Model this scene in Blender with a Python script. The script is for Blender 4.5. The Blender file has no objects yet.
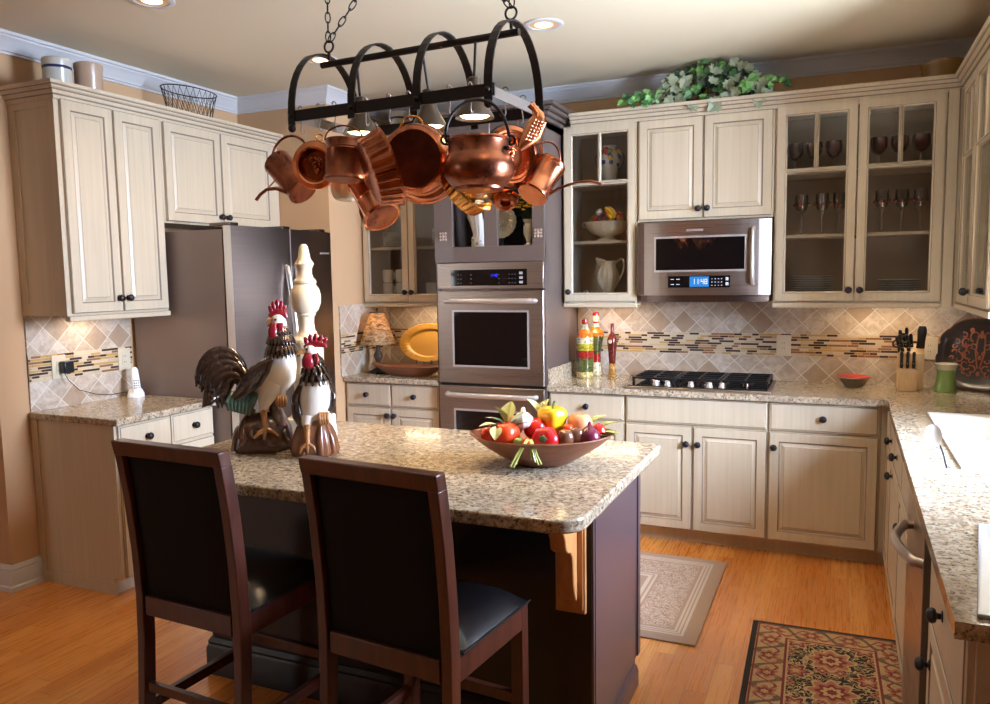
import bpy, bmesh, math, random
from mathutils import Vector, Matrix
random.seed(7)
PI = math.pi
scene = bpy.context.scene
COL = scene.collection

# ------------------------------------------------------------------ mesh builder
class MB:
    def __init__(s): s.v = []; s.f = []; s.m = []
    def add(s, vs, fs, m=0, M=None):
        b = len(s.v)
        for p in vs:
            p = Vector(p)
            if M is not None: p = M @ p
            s.v.append(p)
        for i, f in enumerate(fs):
            s.f.append([b + k for k in f]); s.m.append(m[i] if isinstance(m, (list, tuple)) else m)
        return s
    def box(s, x0, x1, y0, y1, z0, z1, m=0, M=None):
        vs = [(x, y, z) for z in (z0, z1) for y in (y0, y1) for x in (x0, x1)]
        return s.add(vs, [(0, 2, 3, 1), (4, 5, 7, 6), (0, 1, 5, 4), (2, 6, 7, 3), (0, 4, 6, 2), (1, 3, 7, 5)], m, M)
    def quad(s, a, b, c, d, m=0, M=None): return s.add([a, b, c, d], [(0, 1, 2, 3)], m, M)
    def lathe(s, prof, seg=32, M=None, m=0, flute=0, famp=0.0):
        vs = []; fs = []; ms = []
        n = len(prof)
        for (r, z, *o) in prof:
            for k in range(seg):
                a = 2 * PI * k / seg
                rr = r * (1 + famp * math.cos(flute * a)) if flute and not (o and o[0] == 'nf') else r
                vs.append((rr * math.cos(a), rr * math.sin(a), z))
        for i in range(n - 1):
            for k in range(seg):
                k2 = (k + 1) % seg
                fs.append((i * seg + k, i * seg + k2, (i + 1) * seg + k2, (i + 1) * seg + k))
                ms.append(m[i] if isinstance(m, (list, tuple)) else m)
        if prof[0][0] > 1e-5: fs.append(tuple(range(seg))[::-1]); ms.append(ms[0])
        if prof[-1][0] > 1e-5: fs.append(tuple((n - 1) * seg + k for k in range(seg))); ms.append(ms[-1])
        return s.add(vs, fs, ms, M)
    def loft(s, pts, radii, seg=12, m=0, M=None, caps=True, up=None, closed=False):
        P = [Vector(p) for p in pts]; n = len(P)
        R = radii if isinstance(radii, (list, tuple)) else [radii] * n
        vs = []; fs = []
        prev = Vector(up) if up is not None else None
        for i, p in enumerate(P):
            if closed: t = P[(i + 1) % n] - P[i - 1]
            else: t = P[min(i + 1, n - 1)] - P[max(i - 1, 0)]
            if t.length < 1e-9: t = Vector((0, 0, 1))
            t.normalize()
            if prev is None:
                prev = Vector((0, 0, 1)) if abs(t.z) < .9 else Vector((1, 0, 0))
            a = prev - t * prev.dot(t)
            if a.length < 1e-6: a = t.orthogonal()
            a.normalize(); b = t.cross(a)
            if up is None: prev = a
            ra, rb = R[i] if isinstance(R[i], (list, tuple)) else (R[i], R[i])
            for k in range(seg):
                an = 2 * PI * k / seg
                vs.append(p + a * ra * math.cos(an) + b * rb * math.sin(an))
        for i in range(n if closed else n - 1):
            j = (i + 1) % n
            for k in range(seg):
                k2 = (k + 1) % seg
                fs.append((i * seg + k, i * seg + k2, j * seg + k2, j * seg + k))
        if caps and not closed:
            fs.append(tuple(range(seg))[::-1]); fs.append(tuple((n - 1) * seg + k for k in range(seg)))
        return s.add(vs, fs, m, M)
    def tube(s, pts, r, seg=8, m=0, M=None, closed=False): return s.loft(pts, r, seg, m, M, True, None, closed)
    def ring(s, R, r, M=None, seg=28, rs=8, m=0):
        return s.tube([(R * math.cos(2 * PI * k / seg), R * math.sin(2 * PI * k / seg), 0) for k in range(seg)], r, rs, m, M, True)
    def ball(s, c, r, m=0, M=None, seg=16, rows=10):
        rx, ry, rz = r if isinstance(r, (list, tuple)) else (r, r, r)
        prof = []
        for i in range(rows + 1):
            a = -PI / 2 + PI * i / rows
            prof.append((max(math.cos(a), 1e-6), math.sin(a)))
        T = Matrix.Translation(Vector(c)) @ Matrix.Diagonal((rx, ry, rz, 1))
        if M is not None: T = M @ T
        return s.lathe(prof, seg, T, m)
    def prism(s, poly, h0, h1, m=0, M=None, ax='z'):
        n = len(poly)
        def P(u, w, h): return (u, w, h) if ax == 'z' else ((u, h, w) if ax == 'y' else (h, u, w))
        vs = [P(u, w, h0) for u, w in poly] + [P(u, w, h1) for u, w in poly]
        fs = [tuple(range(n))[::-1], tuple(range(n, 2 * n))] + [(i, (i + 1) % n, n + (i + 1) % n, n + i) for i in range(n)]
        return s.add(vs, fs, m, M)
    def sweep(s, path, prof, m=0, closed=False):
        """profile (outward, up) swept along a horizontal polyline; outward = right of travel; mitred"""
        n = len(path); k = len(prof); vs = []; fs = []
        for i in range(n):
            p = Vector(path[i])
            d0 = (Vector(path[i]) - Vector(path[i - 1])).normalized() if i > 0 else None
            d1 = (Vector(path[i + 1]) - Vector(path[i])).normalized() if i < n - 1 else None
            d0 = d0 or d1; d1 = d1 or d0
            n0 = Vector((d0.y, -d0.x, 0)); n1 = Vector((d1.y, -d1.x, 0))
            nn = (n0 + n1).normalized(); nn = nn / max(nn.dot(n0), .2)
            for (o, u) in prof: vs.append(p + nn * o + Vector((0, 0, u)))
        for i in range(n - 1):
            for j in range(k):
                j2 = (j + 1) % k
                fs.append((i * k + j, i * k + j2, (i + 1) * k + j2, (i + 1) * k + j))
        fs.append(tuple(range(k))); fs.append(tuple((n - 1) * k + j for j in range(k))[::-1])
        if isinstance(m, list): m = m * (n - 1) + [0, 0]
        return s.add(vs, fs, m)

def build(name, mb, mats, parent=None, label=None, smooth=False, bevel=0, loc=None, rz=0, seg=2, sub=0, angle=35):
    me = bpy.data.meshes.new(name)
    me.from_pydata([tuple(v) for v in mb.v], [], mb.f)
    if not isinstance(mats, (list, tuple)): mats = [mats]
    for m in mats: me.materials.append(m)
    me.polygons.foreach_set('material_index', mb.m)
    bm = bmesh.new(); bm.from_mesh(me)
    bmesh.ops.remove_doubles(bm, verts=bm.verts, dist=1e-6)
    bmesh.ops.recalc_face_normals(bm, faces=bm.faces)
    bm.to_mesh(me); bm.free()
    o = bpy.data.objects.new(name, me); COL.objects.link(o)
    if parent is not None: o.parent = parent
    if loc is not None: o.location = loc
    if rz: o.rotation_euler = (0, 0, rz)
    if label: o['label'] = label
    if sub:
        md = o.modifiers.new('s', 'SUBSURF'); md.levels = sub; md.render_levels = sub
    if bevel:
        md = o.modifiers.new('b', 'BEVEL'); md.width = bevel; md.segments = seg; md.limit_method = 'ANGLE'; md.angle_limit = math.radians(40)
    if smooth or bevel:
        me.polygons.foreach_set('use_smooth', [True] * len(me.polygons))
        try: me.set_sharp_from_angle(angle=math.radians(angle))
        except Exception: pass
    return o

def thing(name, label, cat, loc=(0, 0, 0), rz=0, group=None):
    o = bpy.data.objects.new(name, None); COL.objects.link(o)
    o.empty_display_size = .05
    o.location = loc; o.rotation_euler = (0, 0, rz); o['label'] = label; o['category'] = cat
    if group: o['group'] = group
    return o
def tag(o, label, cat, group=None, kind=None):
    if label: o['label'] = label
    if cat: o['category'] = cat
    if group: o['group'] = group
    if kind: o['kind'] = kind
    return o
def struct(name, mb, mats, **k):
    o = build(name, mb, mats, **k); o['kind'] = 'structure'; return o
def dup(root, loc, rz=None, label=None, group=None, scale=None):
    def cp(o, parent):
        c = o.copy(); COL.objects.link(c)
        if parent is not None: c.parent = parent
        for ch in list(o.children): cp(ch, c)
        return c
    r = cp(root, None); r.location = loc
    if rz is not None: r.rotation_euler = (0, 0, rz)
    if label: r['label'] = label
    if group: r['group'] = group
    if scale: r.scale = (scale,) * 3 if not isinstance(scale, tuple) else scale
    return r

def axis(z, at=(0, 0, 0), x=None):
    """matrix whose local +Z points along z, placed at 'at'"""
    z = Vector(z).normalized()
    xx = Vector(x) if x is not None else (Vector((1, 0, 0)) if abs(z.x) < .9 else Vector((0, 1, 0)))
    xx = (xx - z * xx.dot(z)).normalized(); yy = z.cross(xx)
    M = Matrix(((xx.x, yy.x, z.x), (xx.y, yy.y, z.y), (xx.z, yy.z, z.z))).to_4x4()
    return Matrix.Translation(Vector(at)) @ M
def arc(c, r, a0, a1, n, e1, e2):
    c = Vector(c); e1 = Vector(e1); e2 = Vector(e2)
    return [c + e1 * r * math.cos(a0 + (a1 - a0) * i / n) + e2 * r * math.sin(a0 + (a1 - a0) * i / n) for i in range(n + 1)]
def bez(p0, p1, p2, p3, n=12):
    P = [Vector(p) for p in (p0, p1, p2, p3)]; o = []
    for i in range(n + 1):
        t = i / n; o.append(P[0] * (1 - t) ** 3 + P[1] * 3 * t * (1 - t) ** 2 + P[2] * 3 * t * t * (1 - t) + P[3] * t ** 3)
    return o

def soft(pts, n=2):
    P = [Vector(p) for p in pts]
    for _ in range(n):
        o = [P[0]]
        for a, b in zip(P, P[1:]): o += [a * .75 + b * .25, a * .25 + b * .75]
        P = o + [P[-1]]
    return P
# ------------------------------------------------------------------ materials
def lin(r, g, b):
    f = lambda c: (c / 255 / 12.92) if c / 255 <= .04045 else ((c / 255 + .055) / 1.055) ** 2.4
    return (f(r), f(g), f(b), 1)
class NT:
    def __init__(s, name):
        s.mat = bpy.data.materials.new(name); s.mat.use_nodes = True
        s.t = s.mat.node_tree; s.b = s.t.nodes['Principled BSDF']; s.out = s.t.nodes['Material Output']
    def n(s, ty, **k):
        nd = s.t.nodes.new(ty)
        for a, v in k.items():
            if a.startswith('i_'):
                nd.inputs[a[2:].replace('_', ' ')].default_value = v
            else: setattr(nd, a, v)
        return nd
    def l(s, a, b): s.t.links.new(a, b)
    def setin(s, sock, v):
        if hasattr(v, 'is_output') or isinstance(v, bpy.types.NodeSocket): s.l(v, sock)
        else: sock.default_value = v
    def math(s, op, a, b=None, c=None, clamp=False):
        nd = s.n('ShaderNodeMath', operation=op); nd.use_clamp = clamp
        s.setin(nd.inputs[0], a)
        if b is not None: s.setin(nd.inputs[1], b)
        if c is not None: s.setin(nd.inputs[2], c)
        return nd.outputs[0]
    def mix(s, f, a, b):
        nd = s.n('ShaderNodeMix', data_type='RGBA')
        s.setin(nd.inputs[0], f); s.setin(nd.inputs[6], a); s.setin(nd.inputs[7], b)
        return nd.outputs[2]
    def ramp(s, f, stops, interp='LINEAR'):
        nd = s.n('ShaderNodeValToRGB'); cr = nd.color_ramp; cr.interpolation = interp
        while len(cr.elements) > 1: cr.elements.remove(cr.elements[-1])
        cr.elements[0].position = stops[0][0]; cr.elements[0].color = stops[0][1]
        for p, c in stops[1:]:
            e = cr.elements.new(p); e.color = c
        s.l(f, nd.inputs[0]); return nd.outputs[0]
    def coord(s, scale=(1, 1, 1), rot=(0, 0, 0), loc=(0, 0, 0), out='Object'):
        tc = s.n('ShaderNodeTexCoord'); mp = s.n('ShaderNodeMapping')
        mp.inputs['Scale'].default_value = scale; mp.inputs['Rotation'].default_value = rot; mp.inputs['Location'].default_value = loc
        s.l(tc.outputs[out], mp.inputs[0]); return mp.outputs[0]
    def noise(s, v, scale=5, detail=4, rough=.5, dist=0):
        nd = s.n('ShaderNodeTexNoise'); s.l(v, nd.inputs['Vector'])
        nd.inputs['Scale'].default_value = scale; nd.inputs['Detail'].default_value = detail
        nd.inputs['Roughness'].default_value = rough; nd.inputs['Distortion'].default_value = dist
        return nd.outputs['Fac']
    def vor(s, v, scale=5, feature='F1', out='Distance'):
        nd = s.n('ShaderNodeTexVoronoi', feature=feature); s.l(v, nd.inputs['Vector']); nd.inputs['Scale'].default_value = scale
        return nd.outputs[out]
    def bump(s, h, strength=.2, dist=.01):
        nd = s.n('ShaderNodeBump'); nd.inputs['Strength'].default_value = strength; nd.inputs['Distance'].default_value = dist
        s.l(h, nd.inputs['Height']); s.l(nd.outputs[0], s.b.inputs['Normal'])
    def set(s, **k):
        nm = dict(color='Base Color', rough='Roughness', metal='Metallic', spec='Specular IOR Level', coat='Coat Weight', coatr='Coat Roughness', trans='Transmission Weight', emis='Emission Color', emst='Emission Strength', alpha='Alpha', sheen='Sheen Weight', ior='IOR', sss='Subsurface Weight')
        for a, v in k.items(): s.setin(s.b.inputs[nm[a]], v)
        return s
def plain(name, c, rough=.5, metal=0, coat=0, vary=.06, vscale=12, emst=0, bump=0, **k):
    t = NT(name)
    v = t.coord()
    nz = t.noise(v, vscale, 3)
    a = tuple(min(1, x * (1 - vary)) for x in c[:3]) + (1,); b = tuple(min(1, x * (1 + vary)) for x in c[:3]) + (1,)
    t.set(color=t.mix(nz, a, b), rough=rough, metal=metal, coat=coat, **k)
    if emst: t.set(emis=c, emst=emst)
    if bump: t.bump(t.noise(v, 200, 2), bump, .002)
    return t.mat
def painted(name, c1, c2, streak=14):
    t = NT(name)
    a = t.noise(t.coord((60, 60, 1.5)), 1.0, 4, .6)
    b = t.noise(t.coord((6, 6, 2)), 1.0, 3)
    f = t.math('ADD', t.math('MULTIPLY', a, .7), t.math('MULTIPLY', b, .5))
    t.set(color=t.ramp(f, [(.30, c2), (.85, c1)]), rough=.42, coat=.12, coatr=.25)
    t.bump(a, .06, .002)
    return t.mat
M = {}
M['paint'] = painted('glazed_cream_paint', lin(206, 190, 163), lin(186, 170, 145))
M['glaze'] = plain('glaze_in_grooves', lin(134, 118, 102), .5)
M['cab_in'] = plain('cabinet_interior', lin(166, 150, 132), .6)
M['taupe'] = plain('taupe_paint', lin(96, 82, 76), .38, coat=.2)
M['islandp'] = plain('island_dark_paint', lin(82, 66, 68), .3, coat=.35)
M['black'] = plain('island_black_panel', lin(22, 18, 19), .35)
M['knob'] = plain('bronze_knob', lin(46, 44, 50), .28, metal=.6)
M['wall'] = plain('tan_wall', lin(196, 158, 118), .75, vary=.03, vscale=2)
M['ceil'] = plain('ceiling_paint', lin(214, 203, 176), .8, vary=.02, vscale=1.5)
M['trim'] = plain('white_trim', lin(204, 203, 204), .35, vary=.01)
M['plastic_w'] = plain('white_plastic', lin(232, 230, 228), .35, vary=.01)
M['ivory'] = plain('ivory_plate', lin(206, 192, 166), .4, vary=.01)
M['plastic_b'] = plain('black_plastic', lin(18, 17, 18), .35)
M['iron'] = plain('wrought_iron', lin(40, 34, 32), .45, metal=.6, vary=.25, vscale=30)
M['greyiron'] = plain('grey_steel_strap', lin(132, 122, 114), .4, metal=.6)
M['china'] = plain('white_china', lin(222, 217, 208), .2, coat=.4, vary=.02)
M['cream_c'] = plain('cream_ceramic', lin(222, 208, 180), .3, coat=.4, vary=.04)
M['mahog'] = None
def stainless():
    t = NT('brushed_stainless')
    a = t.noise(t.coord((2, 2, 260)), 1, 3)
    t.set(color=t.mix(a, lin(158, 143, 132), lin(184, 170, 160)), metal=1.0, rough=t.math('ADD', t.math('MULTIPLY', a, .1), .24))
    return t.mat
M['steel'] = stainless()
M['steel_d'] = plain('dark_stainless', lin(120, 104, 98), .27, metal=1.0, vary=.04)
M['fr_side'] = plain('fridge_side_grey', lin(132, 116, 110), .42, metal=.35, vary=.03)
M['chrome'] = plain('polished_handle', lin(214, 208, 203), .32, metal=.75, vary=.02)
M['oglass'] = plain('black_oven_glass', lin(10, 9, 10), .05, coat=.6, vary=0)
def glassmat(name, tint, bumpy=0, gl=.10, rough=.02):
    t = NT(name); nt = t.t
    tr = t.n('ShaderNodeBsdfTransparent'); tr.inputs[0].default_value = tint
    g = t.n('ShaderNodeBsdfGlossy'); g.inputs['Roughness'].default_value = rough; g.inputs[0].default_value = (1, 1, 1, 1)
    lw = t.n('ShaderNodeLayerWeight'); lw.inputs[0].default_value = .25
    mx = t.n('ShaderNodeMixShader')
    fac = t.math('ADD', t.math('MULTIPLY', lw.outputs['Fresnel'], .8), gl, clamp=True)
    t.l(fac, mx.inputs[0]); t.l(tr.outputs[0], mx.inputs[1]); t.l(g.outputs[0], mx.inputs[2])
    if bumpy:
        nd = t.n('ShaderNodeBump'); nd.inputs['Strength'].default_value = bumpy; nd.inputs['Distance'].default_value = .004
        t.l(t.noise(t.coord(), 60, 3), nd.inputs['Height']); t.l(nd.outputs[0], g.inputs['Normal'])
    t.l(mx.outputs[0], t.out.inputs[0])
    return t.mat
M['pane'] = glassmat('door_glass', (.95, .95, .94, 1), 0, .02)
M['seedy'] = glassmat('seeded_door_glass', (.96, .95, .94, 1), .3, .012, .05)
M['clear'] = glassmat('clear_glass', (.9, .9, .9, 1), 0, .12)
M['redglass'] = None
def granite():
    t = NT('granite'); v = t.coord()
    n1 = t.noise(v, 48, 5, .66, .4); n2 = t.noise(v, 95, 3, .6); n3 = t.noise(t.coord((1, 1, 1), loc=(3, 5, 1)), 8, 4, .6)
    vo = t.vor(v, 130)
    base = t.ramp(n1, [(.30, lin(96, 80, 66)), (.43, lin(160, 140, 114)), (.56, lin(192, 176, 150)), (.72, lin(212, 200, 180))])
    dark = t.ramp(n2, [(.38, (1, 1, 1, 1)), (.45, (0, 0, 0, 1))])
    c = t.mix(t.math('MULTIPLY', dark, .8), base, lin(54, 44, 40))
    patch = t.ramp(n3, [(.46, (0, 0, 0, 1)), (.62, (1, 1, 1, 1))])
    c = t.mix(t.math('MULTIPLY', patch, .35), c, lin(150, 134, 116))
    wh = t.ramp(vo, [(.10, (1, 1, 1, 1)), (.2, (0, 0, 0, 1))])
    c = t.mix(t.math('MULTIPLY', wh, .35), c, lin(240, 234, 222))
    t.set(color=c, rough=.16, coat=.2, coatr=.06)
    return t.mat
M['granite'] = granite()
def floorwood():
    t = NT('oak_floor')
    sep = t.n('ShaderNodeSeparateXYZ'); t.l(t.coord(), sep.inputs[0])
    W = .083; Lp = 1.1
    col = t.math('FLOOR', t.math('DIVIDE', sep.outputs[0], W))
    wn = t.n('ShaderNodeTexWhiteNoise', noise_dimensions='1D'); t.l(col, wn.inputs['W'])
    yy = t.math('ADD', t.math('DIVIDE', sep.outputs[1], Lp), t.math('MULTIPLY', wn.outputs['Value'], 7.3))
    row = t.math('FLOOR', yy)
    cb = t.n('ShaderNodeCombineXYZ'); t.l(col, cb.inputs[0]); t.l(row, cb.inputs[1])
    w2 = t.n('ShaderNodeTexWhiteNoise', noise_dimensions='3D'); t.l(cb.outputs[0], w2.inputs['Vector'])
    fx = t.math('FRACT', t.math('DIVIDE', sep.outputs[0], W)); fy = t.math('FRACT', yy)
    gx = t.math('LESS_THAN', t.math('MINIMUM', fx, t.math('SUBTRACT', 1, fx)), .014)
    gy = t.math('LESS_THAN', t.math('MINIMUM', fy, t.math('SUBTRACT', 1, fy)), .0012)
    gap = t.math('MAXIMUM', gx, gy)
    ofs = t.n('ShaderNodeVectorMath', operation='ADD'); 
    sc = t.n('ShaderNodeVectorMath', operation='SCALE'); sc.inputs['Scale'].default_value = 9; t.l(w2.outputs['Color'], sc.inputs[0])
    t.l(t.coord((60, 2.2, 1)), ofs.inputs[0]); t.l(sc.outputs[0], ofs.inputs[1])
    gr = t.noise(ofs.outputs[0], 1.6, 5, .6, 1.2)
    base = t.ramp(w2.outputs['Value'], [(0, lin(196, 120, 50)), (.5, lin(208, 134, 62)), (1, lin(222, 154, 80))])
    c = t.mix(t.math('MULTIPLY', t.ramp(gr, [(.35, (1, 1, 1, 1)), (.6, (0, 0, 0, 1))]), .08), base, lin(168, 96, 44))
    c = t.mix(t.math('MULTIPLY', gap, .55), c, lin(90, 50, 24))
    t.set(color=c, rough=t.math('ADD', .22, t.math('MULTIPLY', gr, .12)), coat=.25, coatr=.12)
    return t.mat
M['floor'] = floorwood()
M['redglass'] = plain('dark_red_glass', lin(66, 14, 22), .12, coat=.3, vary=.02)
def wood(name, c1, c2, rough=.35, sc=(3, 30, 30), coat=.2):
    t = NT(name); g = t.noise(t.coord(sc), 1.2, 5, .6, .8)
    t.set(color=t.ramp(g, [(.3, c2), (.7, c1)]), rough=rough, coat=coat, coatr=.15); return t.mat
M['mahog'] = wood('mahogany', lin(88, 44, 30), lin(54, 25, 18), .3, (25, 25, 3))
M['pine'] = wood('pine', lin(206, 152, 96), lin(182, 122, 66), .4, (30, 30, 4))
M['bowlwood'] = wood('bowl_wood', lin(146, 90, 60), lin(108, 62, 40), .45, (3, 20, 20))
M['beech'] = wood('beech', lin(214, 180, 132), lin(196, 158, 108), .45, (30, 30, 4))
M['leather'] = plain('black_leather', lin(20, 17, 18), .3, coat=.3, vary=.2, vscale=60, bump=.15)
M['fabricb'] = plain('black_back_upholstery', lin(12, 10, 10), .8, spec=.25, vary=.2, vscale=60, bump=.2)
def copper(name, c1, c2, rough=.22, sc=9):
    t = NT(name); v = t.coord(); a = t.noise(v, sc, 4, .6, .5)
    t.set(color=t.ramp(a, [(.35, c2), (.62, c1)]), metal=1.0, rough=t.math('ADD', t.math('MULTIPLY', a, .18), rough - .08)); t.bump(t.noise(v, 60, 2), .05, .002); return t.mat
M['copper'] = copper('copper', lin(208, 134, 98), lin(150, 84, 58))
M['copper_d'] = copper('aged_copper', lin(172, 110, 84), lin(112, 66, 52), .28)
M['copper_l'] = copper('bright_copper', lin(240, 166, 124), lin(214, 132, 92), .2)
M['base_d'] = copper('dark_copper_base', lin(118, 72, 58), lin(84, 50, 42), .42)
M['brass'] = copper('brass', lin(232, 172, 84), lin(206, 138, 58), .22)
M['tin'] = plain('tin_lining', lin(170, 150, 135), .3, metal=1.0)
def tile():
    t = NT('travertine_diagonal_tile')
    tc = t.n('ShaderNodeTexCoord'); sp = t.n('ShaderNodeSeparateXYZ'); t.l(tc.outputs['Object'], sp.inputs[0])
    S = .112
    u = t.math('DIVIDE', t.math('ADD', sp.outputs[0], sp.outputs[2]), S * 1.41421); w = t.math('DIVIDE', t.math('SUBTRACT', sp.outputs[0], sp.outputs[2]), S * 1.41421)
    fu = t.math('FRACT', u); fw = t.math('FRACT', w)
    e = t.math('MINIMUM', t.math('MINIMUM', fu, t.math('SUBTRACT', 1, fu)), t.math('MINIMUM', fw, t.math('SUBTRACT', 1, fw)))
    grout = t.math('LESS_THAN', e, .017)
    cb = t.n('ShaderNodeCombineXYZ'); t.l(t.math('FLOOR', u), cb.inputs[0]); t.l(t.math('FLOOR', w), cb.inputs[1])
    wn = t.n('ShaderNodeTexWhiteNoise', noise_dimensions='3D'); t.l(cb.outputs[0], wn.inputs['Vector'])
    nz = t.noise(t.coord(), 22, 5, .65, .6)
    b = t.ramp(wn.outputs['Value'], [(0, lin(166, 140, 116)), (.3, lin(188, 170, 150)), (1, lin(208, 196, 182))])
    c = t.mix(t.math('MULTIPLY', t.ramp(nz, [(.38, (1, 1, 1, 1)), (.62, (0, 0, 0, 1))]), .6), b, lin(152, 128, 106))
    c = t.mix(grout, c, lin(212, 203, 190))
    t.set(color=c, rough=.35); t.bump(t.math('MINIMUM', t.math('MULTIPLY', e, 30), 1), .3, .003)
    return t.mat
M['tile'] = tile()
M['grout'] = plain('mosaic_grout', lin(198, 182, 156), .6)
M['mz'] = [plain('mosaic_espresso', lin(72, 52, 46), .15), plain('mosaic_caramel', lin(146, 102, 70), .15), plain('mosaic_gold', lin(188, 152, 96), .15), plain('mosaic_sand', lin(196, 178, 150), .3), plain('mosaic_beige', lin(190, 166, 134), .3)]
H = 2.829
XL = -4.78; XP = -4.037; YP = -.725; YLN = -2.555
ZK = .911
# ---- camera
cam = bpy.data.cameras.new('camera'); camo = bpy.data.objects.new('camera', cam); COL.objects.link(camo)
_y, _p, _r = .415, -.096, .0156
fw = Vector((-math.sin(_y) * math.cos(_p), math.cos(_y) * math.cos(_p), math.sin(_p)))
rt = Vector((math.cos(_y), math.sin(_y), 0)); up = rt.cross(fw)
r2 = rt * math.cos(_r) - up * math.sin(_r); u2 = rt * math.sin(_r) + up * math.cos(_r)
camo.matrix_world = Matrix(((r2.x, u2.x, -fw.x, -.905), (r2.y, u2.y, -fw.y, -5.1271), (r2.z, u2.z, -fw.z, 1.58), (0, 0, 0, 1)))
cam.sensor_width = 36; cam.sensor_fit = 'HORIZONTAL'; cam.lens = 782.86 * 36 / 990; cam.clip_start = .05
scene.camera = camo

# ---- room shell
FX0, FX1, FY0, FY1 = -8.5, .15, -8.2, .15
struct('floor', MB().box(FX0, FX1, FY0, FY1, -.1, 0), M['floor'])
struct('ceiling', MB().box(FX0, FX1, FY0, FY1, H, H + .1), M['ceil'])
struct('wall_back', MB().box(XP, 0, 0, .15, 0, H), M['wall'])
struct('wall_left', MB().box(-8.5, XL, YLN, .15, 0, H), M['wall'])
struct('wall_pier', MB().box(XL, XP, YP, .15, 0, H), M['wall'])
struct('wall_left_far', MB().box(-8.65, -8.5, FY0, YLN, 0, H), M['wall'])
# right wall with the sink window
WY0, WY1, WZ0, WZ1 = -2.62, -1.56, 1.12, 2.3
w = MB()
w.box(0, .15, WY1, .15, 0, H); w.box(0, .15, FY0, WY0, 0, H); w.box(0, .15, WY0, WY1, 0, WZ0); w.box(0, .15, WY0, WY1, WZ1, H)
struct('wall_right', w, M['wall'])
f = MB()
for a in (WY0, WY1 - .05): f.box(.04, .10, a, a + .05, WZ0, WZ1)
for a in (WZ0, WZ1 - .05): f.box(.04, .10, WY0, WY1, a, a + .05)
f.box(-.03, .04, WY0 - .05, WY1 + .05, WZ0 - .03, WZ0)
for a in (WY0 - .09, WY1): f.box(-.02, 0, a, a + .09, WZ0 - .03, WZ1 + .09)
f.box(-.02, 0, WY0, WY1, WZ1, WZ1 + .09)
win = struct('window_1', f, M['trim'])
# wall behind the camera with a wide glazed opening
BX0, BX1, BZ0, BZ1 = -8.2, -6.9, .9, 2.3
w = MB(); w.box(FX0, BX0, FY0 - .15, FY0, 0, H); w.box(BX1, .15, FY0 - .15, FY0, 0, H); w.box(BX0, BX1, FY0 - .15, FY0, 0, BZ0); w.box(BX0, BX1, FY0 - .15, FY0, BZ1, H)
struct('wall_front', w, M['wall'])
f = MB()
for a in (BX0, (BX0 + BX1) / 2 - .03, BX1 - .06): f.box(a, a + .06, FY0 - .10, FY0 - .04, BZ0, BZ1)
for a in (BZ0, BZ1 - .06, 1.6): f.box(BX0, BX1, FY0 - .10, FY0 - .04, a, a + .06)
struct('window_2', f, M['trim'])

# crown moulding under the ceiling (profile: outward, up)
cr = [(0, H - .098), (.012, H - .098), (.013, H - .088), (.022, H - .084), (.024, H - .076), (.030, H - .068), (.050, H - .038), (.064, H - .026), (.066, H - .018), (.076, H - .014), (.078, H), (0, H)]
def crown(name, path):
    struct(name, MB().sweep([(x, y, 0) for x, y in path], cr), M['trim'], smooth=True, angle=25)
crown('trim_1', [(-8.5, YLN), (XL, YLN), (XL, YP), (XP, YP), (XP, 0), (0, 0), (0, -8.2)])
bb = [(0, 0), (.022, 0), (.022, .022), (.016, .03), (.016, .098), (.012, .108), (.014, .114), (.006, .135), (0, .138)]
def base(name, path): struct(name, MB().sweep([(x, y, 0) for x, y in path], bb), M['trim'], smooth=True, angle=25)
base('baseboard_left', [(-8.5, YLN), (XL, YLN), (XL, -2.395)])
base('baseboard_right', [(0, -3.5), (0, -8.2)])

# ---- backsplashes: travertine on the diagonal with a glass mosaic band
def mosaic(name, x0, x1, seed, zc=1.135, parent=None):
    rnd = random.Random(seed)
    mb = MB(); rows = 9; rh = .0150; z0 = zc - rows * rh / 2
    mb.box(x0, x1, -.0125, -.004, z0 - .003, z0 + rows * rh, 0)
    for r in range(rows):
        x = x0 - rnd.random() * .1
        last = None
        while x < x1:
            k = rnd.random(); L = rnd.choice((.05, .06, .075, .09, .11)) if k < .8 else .04
            c = rnd.choices((1, 2, 3, 4, 5), (32, 16, 18, 18, 16))[0]
            if c == last == 1: c = 4
            last = c
            a, b = max(x, x0), min(x + L, x1)
            if b - a > .006: mb.box(a + .001, b - .001, -.0145, -.01, z0 + r * rh + .0012, z0 + (r + 1) * rh - .0018, c)
            x += L
    o = build(name, mb, [M['grout']] + M['mz'], parent)
    return o
def splash(name, x0, x1, z0, z1, loc, rz, seed, label):
    o = struct(name, MB().box(x0, x1, -.011, -.001, z0, z1), M['tile'], loc=loc, rz=rz)
    m = mosaic('mosaic_band', x0, x1, seed, parent=o)
    return o
splash('wall_back_tile', -2.52, -.015, ZK, 1.40, (0, 0, 0), 0, 3, None)
splash('wall_niche_tile', XP + .012, -3.30, ZK, 1.40, (0, 0, 0), 0, 4, None)
splash('wall_pier_tile', -.66, -.012, ZK, 1.40, (XP, 0, 0), PI / 2, 5, None)
splash('wall_left_tile', -2.395, -1.74, ZK, 1.41, (XL, 0, 0), PI / 2, 6, None)
splash('wall_right_tile', .015, 1.43, ZK, 1.40, (0, 0, 0), -PI / 2, 8, None)

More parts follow.
